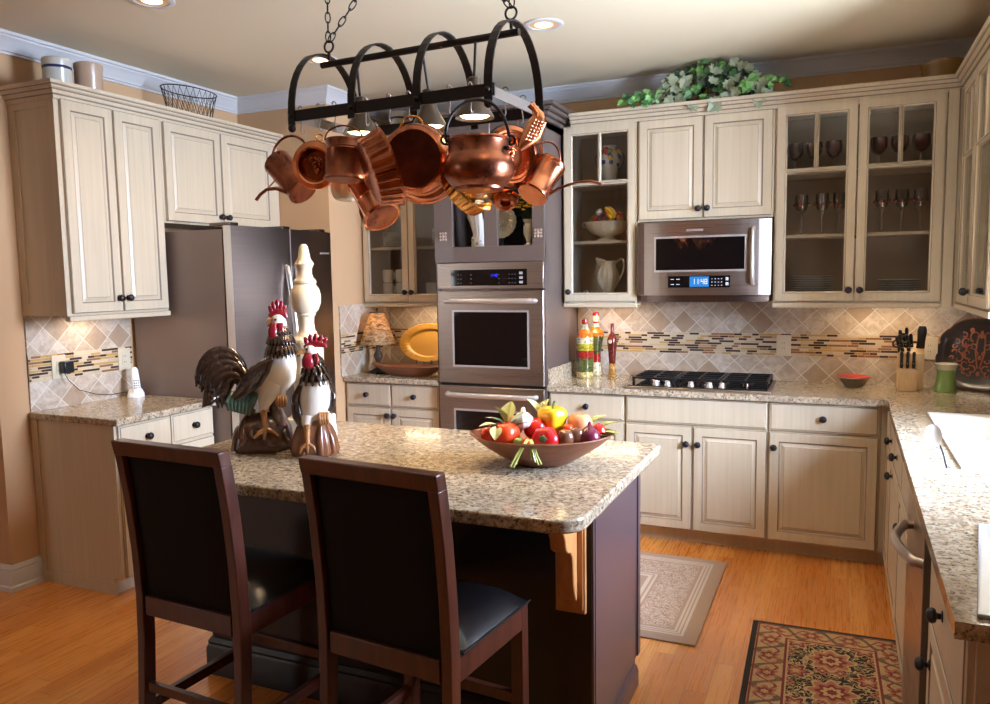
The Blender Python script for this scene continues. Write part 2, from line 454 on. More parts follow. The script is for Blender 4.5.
# ---- recessed ceiling lights
def can(x, y, label):
    t = thing('ceiling_light', label, 'ceiling light', (x, y, H), group='recessed ceiling lights')
    build('trim_ring', MB().lathe([(.098, 0), (.100, -.004), (.092, -.008), (.074, -.006), (.074, 0)], 40), M['trim'], t, smooth=True)
    build('reflector', MB().lathe([(.074, -.004), (.070, -.002), (.052, -.0012), (.0, -.001)], 40), plain('can_inside', lin(226, 190, 146), .4, emst=0), t, smooth=True)
    build('bulb', MB().ball((0, 0, -.004), (.045, .045, .006)), M['bulb'], t, smooth=True)
def emit(name, c, s):
    t = NT(name); e = t.n('ShaderNodeEmission'); e.inputs[0].default_value = c; e.inputs[1].default_value = s
    t.l(e.outputs[0], t.out.inputs[0]); return t.mat
M['bulb'] = emit('warm_bulb', lin(255, 226, 180), 6)
can(-2.29, -1.32, 'recessed ceiling light right of the hanging rack, before the back crown')
can(-3.65, -1.30, 'recessed ceiling light seen through the leftmost arch of the rack')
can(-3.74, -2.42, 'recessed ceiling light cut by the top edge above the left cabinets')

# ---- lights
def light(name, ty, loc, e, c, size=.1, rot=None, **k):
    l = bpy.data.lights.new(name, ty); l.energy = e; l.color = c
    if ty == 'AREA':
        l.shape = k.get('shape', 'RECTANGLE'); l.size = size; l.size_y = k.get('sy', size)
        if 'spread' in k: l.spread = k['spread']
    elif ty == 'SUN': l.angle = k.get('angle', .009)
    else:
        l.shadow_soft_size = size
        if ty == 'SPOT': l.spot_size = k.get('spot', 2.2); l.spot_blend = k.get('blend', .6)
    o = bpy.data.objects.new(name, l); COL.objects.link(o); o.location = loc
    if rot is not None: o.rotation_euler = Vector(rot).to_track_quat('-Z', 'Y').to_euler()
    return o
WARM = (1.0, .70, .42); DAY = (.60, .74, 1.0)
light('window_daylight', 'AREA', (.85, -2.30, 1.95), 760, DAY, 1.5, (-1, .05, -.12), sy=1.3)
light('ceiling_bounce_fill', 'AREA', (.95, -1.95, .75), 230, (.93, .97, 1.0), 1.6, (-1, .15, .75), sy=1.0)  # lamp added outside, aimed up to brighten the ceiling like ground bounce
light('rear_window_daylight', 'AREA', ((BX0 + BX1) / 2, FY0 - .12, (BZ0 + BZ1) / 2), 30, (.93, .96, 1.0), BX1 - BX0, (.3, 1, -.02), sy=BZ1 - BZ0)
light('sun', 'SUN', (3, -3, 6), 75, (1, .97, .92), rot=(-.50, .30, -1.28), angle=.01)
for x, y, e_ in ((-2.29, -1.32, 32), (-3.65, -1.30, 32), (-3.74, -2.42, 34), (-1.0, -1.4, 14), (-1.3, -3.5, 8), (-2.6, -4.6, 16), (-4.6, -4.3, 20)):  # last four are unseen spots added as warm fill, without fixtures
    light('ceiling_spot_and_fill', 'SPOT', (x, y, H - .03), e_ * .82, WARM, .05, (0, 0, -1), spot=2.5, blend=.9)
wd = bpy.data.worlds.new('world'); scene.world = wd; wd.use_nodes = True
wd.node_tree.nodes['Background'].inputs[0].default_value = (.75, .87, 1, 1); wd.node_tree.nodes['Background'].inputs[1].default_value = 1.0
scene.view_settings.view_transform = 'Standard'; scene.view_settings.look = 'None'; scene.view_settings.exposure = -0.14; scene.view_settings.gamma = 1
KN = [(.0, -.035), (.010, -.034), (.0165, -.029), (.0190, -.022), (.016, -.015), (.0075, -.011), (.007, -.004), (.014, -.002), (.014, 0)]
def add_knob(parent, x, z, yf, side=False):
    Mx = axis((0, 1, 0), (x, yf, z))
    build('knob', MB().lathe(KN, 20, Mx), M['knob'], parent, smooth=True)
def rings(mb, x0, x1, z0, z1, prof, cap=True, capm=0):
    """prof: list of (inset, y, material of the strip leading here)"""
    prev = None
    for ins, y, m in prof:
        R = [(x0 + ins, y, z0 + ins), (x1 - ins, y, z0 + ins), (x1 - ins, y, z1 - ins), (x0 + ins, y, z1 - ins)]
        if prev:
            b = prev + R
            mb.add(b, [(i, (i + 1) % 4, 4 + (i + 1) % 4, 4 + i) for i in range(4)], m)
        prev = R
    if cap: mb.add(prev, [(0, 1, 2, 3)], capm)
def raised(x0, x1, z0, z1, yf):
    mb = MB(); s = min(.050, (x1 - x0) * .22)
    mb.quad((x0, yf, z0), (x1, yf, z0), (x1, yf, z1), (x0, yf, z1))
    rings(mb, x0, x1, z0, z1, [(0, yf, 0), (0, yf - .015, 0), (.003, yf - .0175, 1), (.005, yf - .0195, 0), (s, yf - .0195, 0), (s + .004, yf - .0165, 1), (s + .006, yf - .012, 1), (s + .012, yf - .011, 0), (s + .026, yf - .0165, 0), (s + .028, yf - .0185, 0), (s + .0295, yf - .0185, 1)])
    return mb
def slabfront(x0, x1, z0, z1, yf):
    mb = MB()
    mb.quad((x0, yf, z0), (x1, yf, z0), (x1, yf, z1), (x0, yf, z1))
    rings(mb, x0, x1, z0, z1, [(0, yf, 0), (0, yf - .013, 0), (.007, yf - .016, 0), (.009, yf - .0185, 1), (.011, yf - .0195, 0)])
    return mb
def glassframe(x0, x1, z0, z1, yf, zr=None, mull=True):
    s = .052; mb = MB()
    def opening(ax0, ax1, az0, az1):
        rings(mb, ax0 - .010, ax1 + .010, az0 - .010, az1 + .010, [(0, yf - .0195, 0), (.003, yf - .0165, 1), (.007, yf - .014, 0), (.010, yf - .010, 0), (.010, yf, 0)], cap=False)
    a0, a1, b0, b1 = x0 + s, x1 - s, z0 + s, z1 - s
    bars = [(x0, x1, z0, b0 - .010), (x0, x1, b1 + .010, z1), (x0, a0 - .010, b0 - .010, b1 + .010), (a1 + .010, x1, b0 - .010, b1 + .010)]
    ops = []
    if zr:
        mid = (a0 + a1) / 2; h = .012
        bars += [(a0 - .010, a1 + .010, zr - h + .010 - .003, zr + h - .010 + .003)] if False else []
        if mull: ops += [(a0, mid - h, zr + h, b1), (mid + h, a1, zr + h, b1)]
        else: ops += [(a0, a1, zr + h, b1)]
        ops += [(a0, a1, b0, zr - h)]
        bars += [(a0 - .010, a1 + .010, zr - .002, zr + .002)]
        if mull: bars += [(mid - .002, mid + .002, zr + .002, b1 + .010)]
    else: ops = [(a0, a1, b0, b1)]
    for (p, q, r, t) in bars:
        mb.quad((p, yf - .0195, r), (q, yf - .0195, r), (q, yf - .0195, t), (p, yf - .0195, t))
    for o_ in ops: opening(*o_)
    # outer rim and back
    rings(mb, x0, x1, z0, z1, [(0, yf, 0), (0, yf - .015, 0), (.001, yf - .0185, 1), (.0, yf - .0195, 0)], cap=False)
    for (p, q, r, t) in ((x0, x1, z0, b0), (x0, x1, b1, z1), (x0, a0, b0, b1), (a1, x1, b0, b1)):
        mb.quad((p, yf, r), (q, yf, r), (q, yf, t), (p, yf, t))
    return mb, (a0, a1, b0, b1)
def door(t, x0, x1, z0, z1, yf, knob=None, glass=False, zr=None, mull=True, gm='pane', lab=None):
    if glass:
        mb, (a0, a1, b0, b1) = glassframe(x0, x1, z0, z1, yf, zr, mull)
        d = build('door', mb, [t.P, M['glaze']], t, lab)
        build('glass_pane', MB().box(a0 - .004, a1 + .004, yf - .0085, yf - .0055, b0 - .004, b1 + .004), M[gm], d)
    else: d = build('door', raised(x0, x1, z0, z1, yf), [t.P, M['glaze']], t, lab)
    if knob: add_knob(d, knob[0], knob[1], yf - .0195)
    return d
def drawer(t, x0, x1, z0, z1, yf, knobs=(), name='drawer'):
    d = build(name, slabfront(x0, x1, z0, z1, yf), [t.P, M['glaze']], t)
    for k in knobs: add_knob(d, k, (z0 + z1) / 2, yf - .0195)
    return d
class T:  # cabinet handle: thing plus its paint
    pass
def cabinet(name, label, loc, rz, paint='paint', group=None):
    t = thing(name, label, 'cabinet', loc, rz, group)
    return t
# make .P available on things
class TP:
    def __init__(s, o, p): s.o = o; s.P = p
_build = build
def build(name, mb, mats, parent=None, *a, **k):
    if isinstance(parent, TP): parent = parent.o
    return _build(name, mb, mats, parent, *a, **k)

def upper(label, x0, x1, z0, z1, d, loc, rz, doors, glass=False, shelves=(), zr=None, gm='pane', rail=True, left_end=False, right_end=False, mull=True, knobs=None, group=None, style=None):
    t = TP(thing('upper_cabinet', label, 'cabinet', loc, rz, group), M['paint'])
    b = MB(); y = -d
    if glass:
        b.box(x0, x0 + .018, y, -.002, z0, z1); b.box(x1 - .018, x1, y, -.002, z0, z1)
        b.box(x0 + .018, x1 - .018, y, -.002, z0, z0 + .045); b.box(x0 + .018, x1 - .018, y, -.002, z1 - .03, z1)
        b.box(x0 + .018, x1 - .018, -.012, -.002, z0 + .04, z1 - .03, 1)
        # inner liners carry the darker interior finish
        b.box(x0 + .018, x0 + .022, y + .025, -.012, z0 + .045, z1 - .03, 1); b.box(x1 - .022, x1 - .018, y + .025, -.012, z0 + .045, z1 - .03, 1)
        b.box(x0 + .018, x0 + .03, y, y + .02, z0, z1); b.box(x1 - .03, x1 - .018, y, y + .02, z0, z1)
        build('body', b, [M['paint'], M['cab_in']], t)
        for sz in shelves: build('shelf', MB().box(x0 + .022, x1 - .022, y + .03, -.012, sz - .018, sz), M['paint'], t)
    else:
        b.box(x0, x1, y, -.002, z0, z1)
        build('body', b, [M['paint'], M['glaze']], t, bevel=.0015)
    for side, xx in ((left_end, x0), (right_end, x1)):
        if side:
            sgn = -1 if xx == x0 else 1
            e = MB()
            for (p, q, r, s_) in ((y, y + .05, z0, z1), (-.05, -.002, z0, z1), (y + .05, -.05, z0, z0 + .06), (y + .05, -.05, z1 - .05, z1)):
                a_, b_ = sorted((xx, xx + sgn * .006)); e.box(a_, b_, p, q, r, s_)
            build('side_panel', e, M['paint'], t)
    for i, (a, c) in enumerate(doors):
        kz = z0 + .075 if not knobs else knobs[i][1]
        if knobs: kx = knobs[i][0]
        elif len(doors) == 1: kx = a + .022
        else: kx = (c - .022) if i % 2 == 0 else (a + .022)
        g = glass
        door(t, a, c, z0 + .012, z1 - .012, y, (kx, kz), g, zr, mull, gm)
    if rail:
        build('light_rail', MB().box(x0 - (.004 if left_end else 0), x1 + (.004 if right_end else 0), y - .016, y + .018, z0 - .028, z0 - .001), M['paint'], t, bevel=.004)
    return t

# ---- upper cabinets, back wall (depth .335, doors in front)
Z0, Z1, DU = 1.405, 2.51, .335
upper('narrow glass-door upper cabinet left of the oven tower holding plates and mugs', XP + .004, -3.29, Z0, Z1, DU, (0, 0, 0), 0, [(-4.022, -3.66), (-3.652, -3.30)], True, (1.80, 2.15), None)
upper('single glass-door upper cabinet holding a vase, fruit tureen and pitcher', -2.525, -2.052, Z0, Z1, DU, (0, 0, 0), 0, [(-2.512, -2.060)], True, (1.795, 2.152), 2.150, knobs=[(-2.487, 1.475)])
upper('two-door wooden upper cabinet directly above the microwave', -2.048, -1.262, 1.896, Z1, DU, (0, 0, 0), 0, [(-2.038, -1.660), (-1.652, -1.272)], rail=False, knobs=[(-1.682, 1.962), (-1.630, 1.962)])
upper('double glass-door upper cabinet right of the microwave holding red goblets', -1.258, -.412, Z0, Z1, DU, (0, 0, 0), 0, [(-1.246, -.838), (-.830, -.422)], True, (1.79, 2.145), 2.145, 'seedy', knobs=[(-.862, 1.475), (-.806, 1.475)])
# corner unit + right wall run (faces -X)
upper('upper cabinet on the right wall with two narrow glass doors at the frame edge', .002, 1.40, Z0, Z1, DU, (0, 0, 0), -PI / 2, [(.475, .865), (.873, 1.385)], True, (1.79, 2.145), 2.145, right_end=True, knobs=[(.842, 1.475), (.897, 1.475)])
c_ = thing('corner_filler', 'plain vertical cream filler strip in the corner between the upper cabinets', 'cabinet filler', (0, 0, 0))
build('panel', MB().box(-.410, -.337, -.353, -.337, Z0 - .028, Z1), M['paint'], c_, bevel=.002)
build('bead', MB().box(-.362, -.355, -.357, -.353, Z0 - .02, Z1), M['glaze'], c_)
# crown over the uppers
cc = [(0, 2.498), (.010, 2.498), (.011, 2.516), (.015, 2.517), (.016, 2.521), (.021, 2.523), (.023, 2.538), (.027, 2.539), (.028, 2.543), (.036, 2.547), (.040, 2.556), (.045, 2.557), (.046, 2.560), (.052, 2.562), (.053, 2.578), (0, 2.578)]
ccm = [0, 0, 1, 1, 0, 0, 1, 1, 0, 0, 1, 1, 0, 0, 0, 0]
def ccrown(label, path, dz=0):
    o = build('cabinet_crown', MB().sweep([(x, y, 0) for x, y in path], [(a, b + dz) for a, b in cc], ccm), [M['paint'], M['glaze']])
    tag(o, label, 'crown moulding'); return o
ccrown('cream crown moulding along the tops of the uppers right of the oven tower', [(-2.470, -.337), (-.337, -.337), (-.337, -1.404), (-.02, -1.404)])
ccrown('short cream crown moulding over the plate cabinet left of the oven tower', [(XP + .004, -.337), (-3.36, -.337)])
# lids on the cabinet tops are part of each cabinet body

# ---- left wall uppers (face +X): local x = world Y, local -y = world +X
UL = (XL, 0, 0)
upper('tall two-door upper cabinet above the phone on the left wall', -2.392, -1.748, 1.415, 2.497, DU, UL, PI / 2, [(-2.372, -2.073), (-2.065, -1.760)], left_end=True, knobs=[(-2.098, 1.497), (-2.040, 1.497)])
upper('short two-door cabinet over the refrigerator', -1.744, YP - .004, 1.915, 2.497, DU, UL, PI / 2, [(-1.732, -1.290), (-1.282, -.800)], rail=False, knobs=[(-1.315, 1.972), (-1.256, 1.972)])
ccrown('cream crown moulding along the tops of the left wall cabinets', [(XL, -2.396), (XL + .339, -2.396), (XL + .339, YP - .004)], -.018)

# ---- base cabinets
ZD0, ZD1, ZB, DB = .715, .868, .075, .606
def basecab(label, x0, x1, loc, rz, fronts, end=None, group=None, toe=True, sink=False):
    t = TP(thing('base_cabinet', label, 'cabinet', loc, rz, group), M['paint'])
    b = MB()
    if sink: b.box(x0, x1, -DB, -.002, .085, .728); b.box(x0, x1, -DB, -DB + .02, .728, .874); b.box(x0, x0 + .018, -DB + .02, -.002, .728, .874); b.box(x1 - .018, x1, -DB + .02, -.002, .728, .874)
    else: b.box(x0, x1, -DB, -.002, .085 if toe else 0, .874)
    build('body', b, M['paint'], t, bevel=.0015)
    if toe: build('toe_kick', MB().box(x0, x1, -DB + .065, -.01, .001, .085), M['paint'], t)
    for f_ in fronts:
        if f_[0] == 'd': door(t, f_[1], f_[2], f_[3], f_[4], -DB, f_[5] if len(f_) > 5 else None)
        else: drawer(t, f_[1], f_[2], f_[3], f_[4], -DB, f_[5] if len(f_) > 5 else ())
    if end: build('end_panel', end, M['paint'], t)
    return t
Z0_ = (0, 0, 0)
basecab('cream base cabinet between the oven tower and the cooktop cabinet', -2.536, -2.056, Z0_, 0, [('w', -2.528, -2.062, ZD0, ZD1, (-2.29,)), ('d', -2.528, -2.298, ZB + .02, .703, (-2.32, .60)), ('d', -2.292, -2.062, ZB + .02, .703, (-2.27, .60))])
basecab('wide base cabinet under the cooktop with a plain false front and two doors', -2.054, -1.250, Z0_, 0, [('w', -2.048, -1.256, ZD0, ZD1), ('d', -2.048, -1.664, ZB + .02, .703, (-1.694, .605)), ('d', -1.654, -1.256, ZB + .02, .703, (-1.628, .605))])
basecab('base cabinet with one drawer over one wide door right of the cooktop', -1.248, -.690, Z0_, 0, [('w', -1.242, -.700, ZD0, ZD1, (-.97,)), ('d', -1.242, -.700, ZB + .02, .703, (-1.218, .62))])
cf = thing('corner_post', 'narrow cream post in the inner corner of the base cabinets', 'cabinet filler', (0, 0, 0))
build('panel', MB().box(-.688, -.610, -.606, -.590, .085, .874), M['paint'], cf)
build('toe_kick', MB().box(-.688, -.56, -.541, -.53, .001, .085), M['paint'], cf)
basecab('cream base cabinet under the yellow platter left of the ovens', XP + .004, -3.290, Z0_, 0, [('w', XP + .02, -3.668, ZD0, ZD1, (-3.85,)), ('w', -3.660, -3.296, ZD0, ZD1, (-3.48,)), ('d', XP + .02, -3.668, ZB + .02, .703, (-3.69, .655)), ('d', -3.660, -3.296, ZB + .02, .703, (-3.635, .655))])
e = MB()
e.box(-2.398, -2.392, -.56, -.05, .001, .06)
e.box(-2.398, -2.392, -.606, -.56, .09, .874); e.box(-2.398, -2.392, -.05, -.002, .001, .874)
basecab('pale base cabinet with two drawers under the phone counter beside the fridge', -2.392, -1.735, UL, PI / 2, [('w', -2.38, -2.052, ZD0, ZD1, (-2.21,)), ('w', -2.044, -1.742, ZD0, ZD1, (-1.89,)), ('d', -2.38, -2.052, ZB + .02, .703, (-2.08, .65)), ('d', -2.044, -1.742, ZB + .02, .703, (-2.02, .65))], end=e)
# right run (faces -X): local x = -world Y
RR = (-.040, 0, 0)
basecab('narrow base cabinet without knobs at the start of the right counter', .64, .985, RR, -PI / 2, [('w', .69, .98, ZD0, ZD1), ('d', .69, .98, .095, .703)])
basecab('sink base cabinet on the right run with two doors', .988, 2.17, RR, -PI / 2, [('w', .995, 1.30, ZD0, ZD1, (1.12,)), ('w', 1.306, 1.74, ZD0, ZD1, (1.47,)), ('w', 1.746, 2.16, ZD0, ZD1), ('d', .995, 1.575, .095, .703, (1.22, .65)), ('d', 1.585, 2.16, .095, .703, (1.88, .61))], sink=True)
basecab('base cabinet nearest the camera at the end of the right counter', 2.805, 3.43, RR, -PI / 2, [('w', 2.815, 3.42, .67, ZD1, (3.09,)), ('d', 2.815, 3.42, .095, .66, (2.87, .545))])
# dishwasher
dw = thing('dishwasher', 'stainless dishwasher with a thick curved bar handle under the right counter', 'dishwasher', (-.040, -.22, 0), -PI / 2)
build('body', MB().box(1.955, 2.580, -.60, -.01, .09, .872), M['steel_d'], dw)
d_ = build('door_panel', MB().box(1.962, 2.560, -.634, -.602, .10, .868), M['steel'], dw, bevel=.004)
build('side_trim', MB().box(2.562, 2.580, -.640, -.602, .02, .868), M['taupe'], dw)
build('toe_kick', MB().box(1.955, 2.580, -.56, -.50, .001, .09), M['plastic_b'], dw)
hp = [(2.17, -.634, .780), (2.185, -.655, .780)] + [(2.185 + .34 * i / 12, -.660 - .034 * math.sin(PI * i / 12), .780) for i in range(13)] + [(2.530, -.655, .780), (2.545, -.634, .780)]
build('handle', MB().loft(hp, [(.014, .014)] * 2 + [(.017, .013)] * 13 + [(.014, .014)] * 2, 14), M['steel'], dw, 'curved grey bar handle', smooth=True)

# ---- granite tops
def slab(name, label, poly, z0=.876, z1=ZK, bev=.006):
    o = build(name, MB().prism(poly, z0, z1), M['granite'], bevel=bev, seg=3)
    return tag(o, label, 'countertop')
slab('granite_countertop', 'speckled granite countertop under the yellow platter left of the ovens', [(XP + .013, -.648), (-3.290, -.648), (-3.290, -.012), (XP + .013, -.012)])
slab('granite_countertop', 'short granite countertop with the phone beside the refrigerator', [(XL + .012, -2.412), (XL + .648, -2.412), (XL + .648, -1.735), (XL + .012, -1.735)])
# L-shaped top with the sink cut-out (butted pieces in one mesh)
SX0, SX1, SY0, SY1 = -.505, -.10, -2.13, -1.03
L = MB()
L.prism([(-2.536, -.648), (-.662, -.648), (-.669, SY1), (-.012, SY1), (-.012, -.012), (-2.536, -.012)], .876, ZK)
L.prism([(-.677, SY0), (SX0, SY0), (SX0, SY1), (-.669, SY1)], .876, ZK); L.box(SX1, -.012, SY0, SY1, .876, ZK); L.prism([(-.688, -3.46), (-.012, -3.46), (-.012, SY0), (-.677, SY0)], .876, ZK)
L.box(-2.534, -2.516, -.63, -.014, ZK, ZK + .10)
tag(build('granite_countertop', L, M['granite']), 'L-shaped granite countertop running from the cooktop round to the sink', 'countertop')
# sink
s = MB(); r_ = .012
def basin(y0, y1):
    x0, x1 = SX0 + .03, SX1 - .07
    zt, zb = ZK + .010, ZK - .17
    prof = [(0, zt), (.012, zt - .006), (.02, zt - .05), (.03, zb + .02), (.06, zb)]
    prev = None
    for ins, z in prof:
        R = [(x0 + ins, y0 + ins, z), (x1 - ins, y0 + ins, z), (x1 - ins, y1 - ins, z), (x0 + ins, y1 - ins, z)]
        if prev: s.add(prev + R, [(i, (i + 1) % 4, 4 + (i + 1) % 4, 4 + i) for i in range(4)])
        prev = R
    s.add(prev, [(0, 1, 2, 3)])
    return x0, x1
ym = -1.66
x0, x1 = basin(SY0 + .03, ym - .015); basin(ym + .015, SY1 - .03)
X0, X1, Y0, Y1 = SX0 - .012, SX1 + .012, SY0 - .012, SY1 + .012; zt = ZK + .010
for (a, b, c, d) in ((X0, x0, Y0, Y1), (x1, X1, Y0, Y1), (x0, x1, Y0, SY0 + .03), (x0, x1, SY1 - .03, Y1), (x0, x1, ym - .015, ym + .015)): s.quad((a, c, zt), (b, c, zt), (b, d, zt), (a, d, zt))
for (p, q) in (((X0, Y0), (X1, Y0)), ((X1, Y0), (X1, Y1)), ((X1, Y1), (X0, Y1)), ((X0, Y1), (X0, Y0))): s.quad((*p, ZK), (*q, ZK), (*q, zt), (*p, zt))
sk = thing('kitchen_sink', 'white sunlit double sink set in the right counter', 'sink', (0, 0, 0))
build('basin', s, M['plastic_w'], sk)
for yy in (-1.36, -1.94): build('drain', MB().lathe([(.04, ZK - .168), (.038, ZK - .164), (.0, ZK - .166)], 20, Matrix.Translation((-.33, yy, 0))), M['chrome'], sk, smooth=True)

# ---- oven tower
tw = TP(thing('oven_tower', 'tall taupe cabinet tower with display niches built round the double oven', 'cabinet', (0, 0, 0)), M['taupe'])
tx0, tx1, ty = -3.285, -2.540, -.640
OX0, OX1 = -3.268, -2.545
b = MB()
b.box(tx0, tx0 + .018, ty, -.002, .09, 2.50); b.box(tx1 - .012, tx1, ty, -.002, 0.001, 2.50)
b.box(tx0, tx1, -.02, -.002, .09, 2.50); b.box(tx0, tx1, ty, -.002, 2.46, 2.50)
b.box(tx0, tx1, ty, -.002, .09, .20)
nz0, nz1 = 1.768, 2.36
for a, c in ((tx0, -3.158), (-2.938, -2.848), (-2.617, tx1)): b.box(a, c, ty - .016, ty + .01, nz0, nz1)
b.box(tx0, tx1, ty - .016, ty + .01, 1.672, nz0); b.box(tx0, tx1, ty - .016, ty + .01, nz1, 2.50)
b.box(tx0 + .018, tx1 - .018, ty, -.02, nz0 - .02, nz0 - .002)
b.box(tx0 + .018, tx1 - .018, ty, -.02, nz1 + .02, nz1 + .03)
build('body', b, M['taupe'], tw, bevel=.0015)
build('niche_lining', MB().box(tx0 + .02, -2.902, -.10, -.09, nz0, nz1, 0).box(-2.883, tx1 - .02, -.10, -.09, nz0, nz1, 1).box(-2.883, tx1 - .02, ty + .02, -.1, nz0 - .002, nz0 + .001, 0), [plain('niche_black', lin(20, 15, 16), .6), plain('niche_maroon', lin(66, 22, 26), .6)], tw)
build('toe_kick', MB().box(tx0, tx1 - .012, ty + .07, -.05, .001, .09), M['taupe'], tw)
for xx in (-3.222, -2.578):
    r_ = MB(); r_.box(xx - .028, xx + .028, ty - .021, ty - .016, 1.806, 1.868, 0)
    for i in range(3):
        for j in range(3):
            if (i, j) != (1, 1): r_.ball((xx + (i - 1) * .018, ty - .021, 1.837 + (j - 1) * .019), (.0085, .006, .0085), 1, seg=8, rows=6)
    r_.ball((xx, ty - .021, 1.837), (.012, .008, .012), 1, seg=10, rows=6)
    build('carved_rosette', r_, [M['taupe'], plain('rosette_relief', lin(168, 146, 130), .5)], tw, 'pale carved rosette', smooth=True)
tc = [(a * 1.6, 2.50 + (b - 2.498) * 1.2) for a, b in cc]
build('crown', MB().sweep([(tx0, -.002, 0), (tx0, ty, 0), (tx1, ty, 0), (tx1, -.002, 0)][1:], tc, ccm), [M['taupe'], M['black']], tw)
# base drawer front of the tower (below the ovens)
drawer(tw, OX0, OX1 - .008, .10, .255, ty)

# ---- double oven
ov = thing('double_oven', 'stainless double wall oven with a black glass control panel', 'oven', (0, 0, 0))
fy = ty - .022
build('chassis', MB().box(OX0 + .01, OX1 - .01, ty + .012, -.05, .26, 1.665), M['steel_d'], ov)
p = build('control_panel', MB().box(OX0, OX1, fy, ty + .01, 1.506, 1.668), M['steel'], ov, bevel=.003)
build('display_glass', MB().box(-3.170, -2.652, fy - .003, fy, 1.525, 1.625), M['oglass'], p)
M['led'] = emit('blue_led', lin(40, 60, 255), 2.5); M['prt'] = plain('panel_print', lin(120, 118, 120), .5)
dg = MB()
SEG = {'0': 'abcdef', '1': 'bc', '2': 'abged', '3': 'abgcd', '4': 'fgbc', '5': 'afgcd', '6': 'afgedc', '7': 'abc', '8': 'abcdefg', '9': 'abcdfg'}
def digits(mb, txt, x, z, y, h, m=0, sl=0.0):
    w = h * .52; th = h * .11
    for c in txt:
        if c == ':':
            for q in (.3, .7): mb.box(x + w * .1, x + w * .1 + th, y - .0006, y, z + h * q, z + h * q + th, m)
            x += w * .55; continue
        S = {'a': (0, w, h - th, h), 'g': (0, w, h / 2 - th / 2, h / 2 + th / 2), 'd': (0, w, 0, th), 'f': (0, th, h / 2, h), 'b': (w - th, w, h / 2, h), 'e': (0, th, 0, h / 2), 'c': (w - th, w, 0, h / 2)}
        for s_ in SEG[c]:
            a, b2, c2, d2 = S[s_]; mb.box(x + a, x + b2, y - .0006, y, z + c2, z + d2, m)
        x += w * 1.35
    return mb
digits(dg, '11:48', -2.985 + .09, 1.580, fy - .003, .016)
build('clock_digits', dg, M['led'], p)
pr = MB()
for (cx, n) in ((-3.11, 2), (-3.02, 1), (-2.83, 1), (-2.76, 3), (-2.69, 1)):
    for i in range(n):
        for j in range(3):
            if cx == -2.69: pr.box(cx - .012, cx + .012, fy - .0036, fy - .003, 1.536 + j * .028, 1.552 + j * .028, 1)
            else: pr.box(cx + i * .02 - .012, cx + i * .02 - .004, fy - .0036, fy - .003, 1.54 + j * .026, 1.543 + j * .026, 0)
build('buttons', pr, [M['prt'], plain('grey_key', lin(150, 150, 150), .4)], p)
def ovendoor(z0, z1, gz0, gz1, hz):
    mb = MB()
    rings(mb, OX0, OX1, z0, z1, [(0, ty + .005, 0), (0, fy, 0), (.004, fy - .004, 0)], cap=False)
    a, b2 = -3.165, -2.640
    for (p_, q_, r, s_) in ((OX0 + .004, OX1 - .004, z0 + .004, gz0), (OX0 + .004, OX1 - .004, gz1, z1 - .004), (OX0 + .004, a, gz0, gz1), (b2, OX1 - .004, gz0, gz1)):
        mb.quad((p_, fy - .004, r), (q_, fy - .004, r), (q_, fy - .004, s_), (p_, fy - .004, s_))
    d = build('oven_door', mb, M['steel'], ov)
    build('window_frame', MB().box(a, b2, fy - .007, fy - .002, gz0, gz0 + .012).box(a, b2, fy - .007, fy - .002, gz1 - .012, gz1).box(a, a + .012, fy - .007, fy - .002, gz0 + .012, gz1 - .012).box(b2 - .012, b2, fy - .007, fy - .002, gz0 + .012, gz1 - .012), M['chrome'], d)
    build('window_glass', MB().box(a + .012, b2 - .012, fy - .004, fy + .002, gz0 + .012, gz1 - .012), M['oglass'], d)
    pts = [(-3.205, fy - .004, hz), (-3.195, fy - .035, hz), (-3.16, fy - .048, hz)] + [(-3.16 + .52 * i / 6, fy - .052, hz) for i in range(1, 6)] + [(-2.64, fy - .048, hz), (-2.605, fy - .035, hz), (-2.597, fy - .004, hz)]
    build('handle', MB().loft(pts, [.016] * len(pts), 12), M['chrome'], d, smooth=True)
ovendoor(.905, 1.492, 1.010, 1.372, 1.430)
ovendoor(.262, .885, .40, .74, .835)
build('gap', MB().box(OX0 + .005, OX1 - .005, ty - .004, ty + .005, .885, .905), M['plastic_b'], ov)

# ---- microwave
mw = thing('microwave', 'stainless over-the-range microwave with a blue clock display', 'microwave', (0, 0, 0))
mx0, mx1 = -2.036, -1.266; mz0, mz1 = 1.452, 1.886
n = 24
def bow(x): 
    u = (x - mx0) / (mx1 - mx0) * 2 - 1
    return -.385 - .045 * (1 - abs(u) ** 2.6)
b = MB()
xs = [mx0 + (mx1 - mx0) * i / n for i in range(n + 1)]
poly = [(x, bow(x)) for x in xs] + [(mx1, -.003), (mx0, -.003)]
b.prism(poly, mz0, mz1)
build('body', b, M['steel'], mw, smooth=True, angle=30)
b = MB(); poly2 = [(mx0 + .012 + (mx1 - mx0 - .024) * i / n, bow(mx0 + (mx1 - mx0) * i / n) + .03) for i in range(n + 1)] + [(mx1 - .012, -.003), (mx0 + .012, -.003)]
b.prism(poly2, 1.412, mz0)
build('vent_base', b, M['steel_d'], mw, smooth=True, angle=30)
def curved(name, x0, x1, z0, z1, off, mat, parent, k=14):
    mb = MB(); vs = []; fs = []
    for i in range(k + 1):
        x = x0 + (x1 - x0) * i / k
        for (yy) in (bow(x) - off, bow(x) + .002): 
            for z in (z0, z1): vs.append((x, yy, z))
    for i in range(k):
        a = i * 4; c = a + 4
        fs += [(a, c, c + 1, a + 1), (a + 2, a + 3, c + 3, c + 2), (a, a + 2, c + 2, c), (a + 1, c + 1, c + 3, a + 3)]
    fs += [(0, 1, 3, 2), (k * 4, k * 4 + 2, k * 4 + 3, k * 4 + 1)]
    mb.add(vs, fs); return build(name, mb, mat, parent)
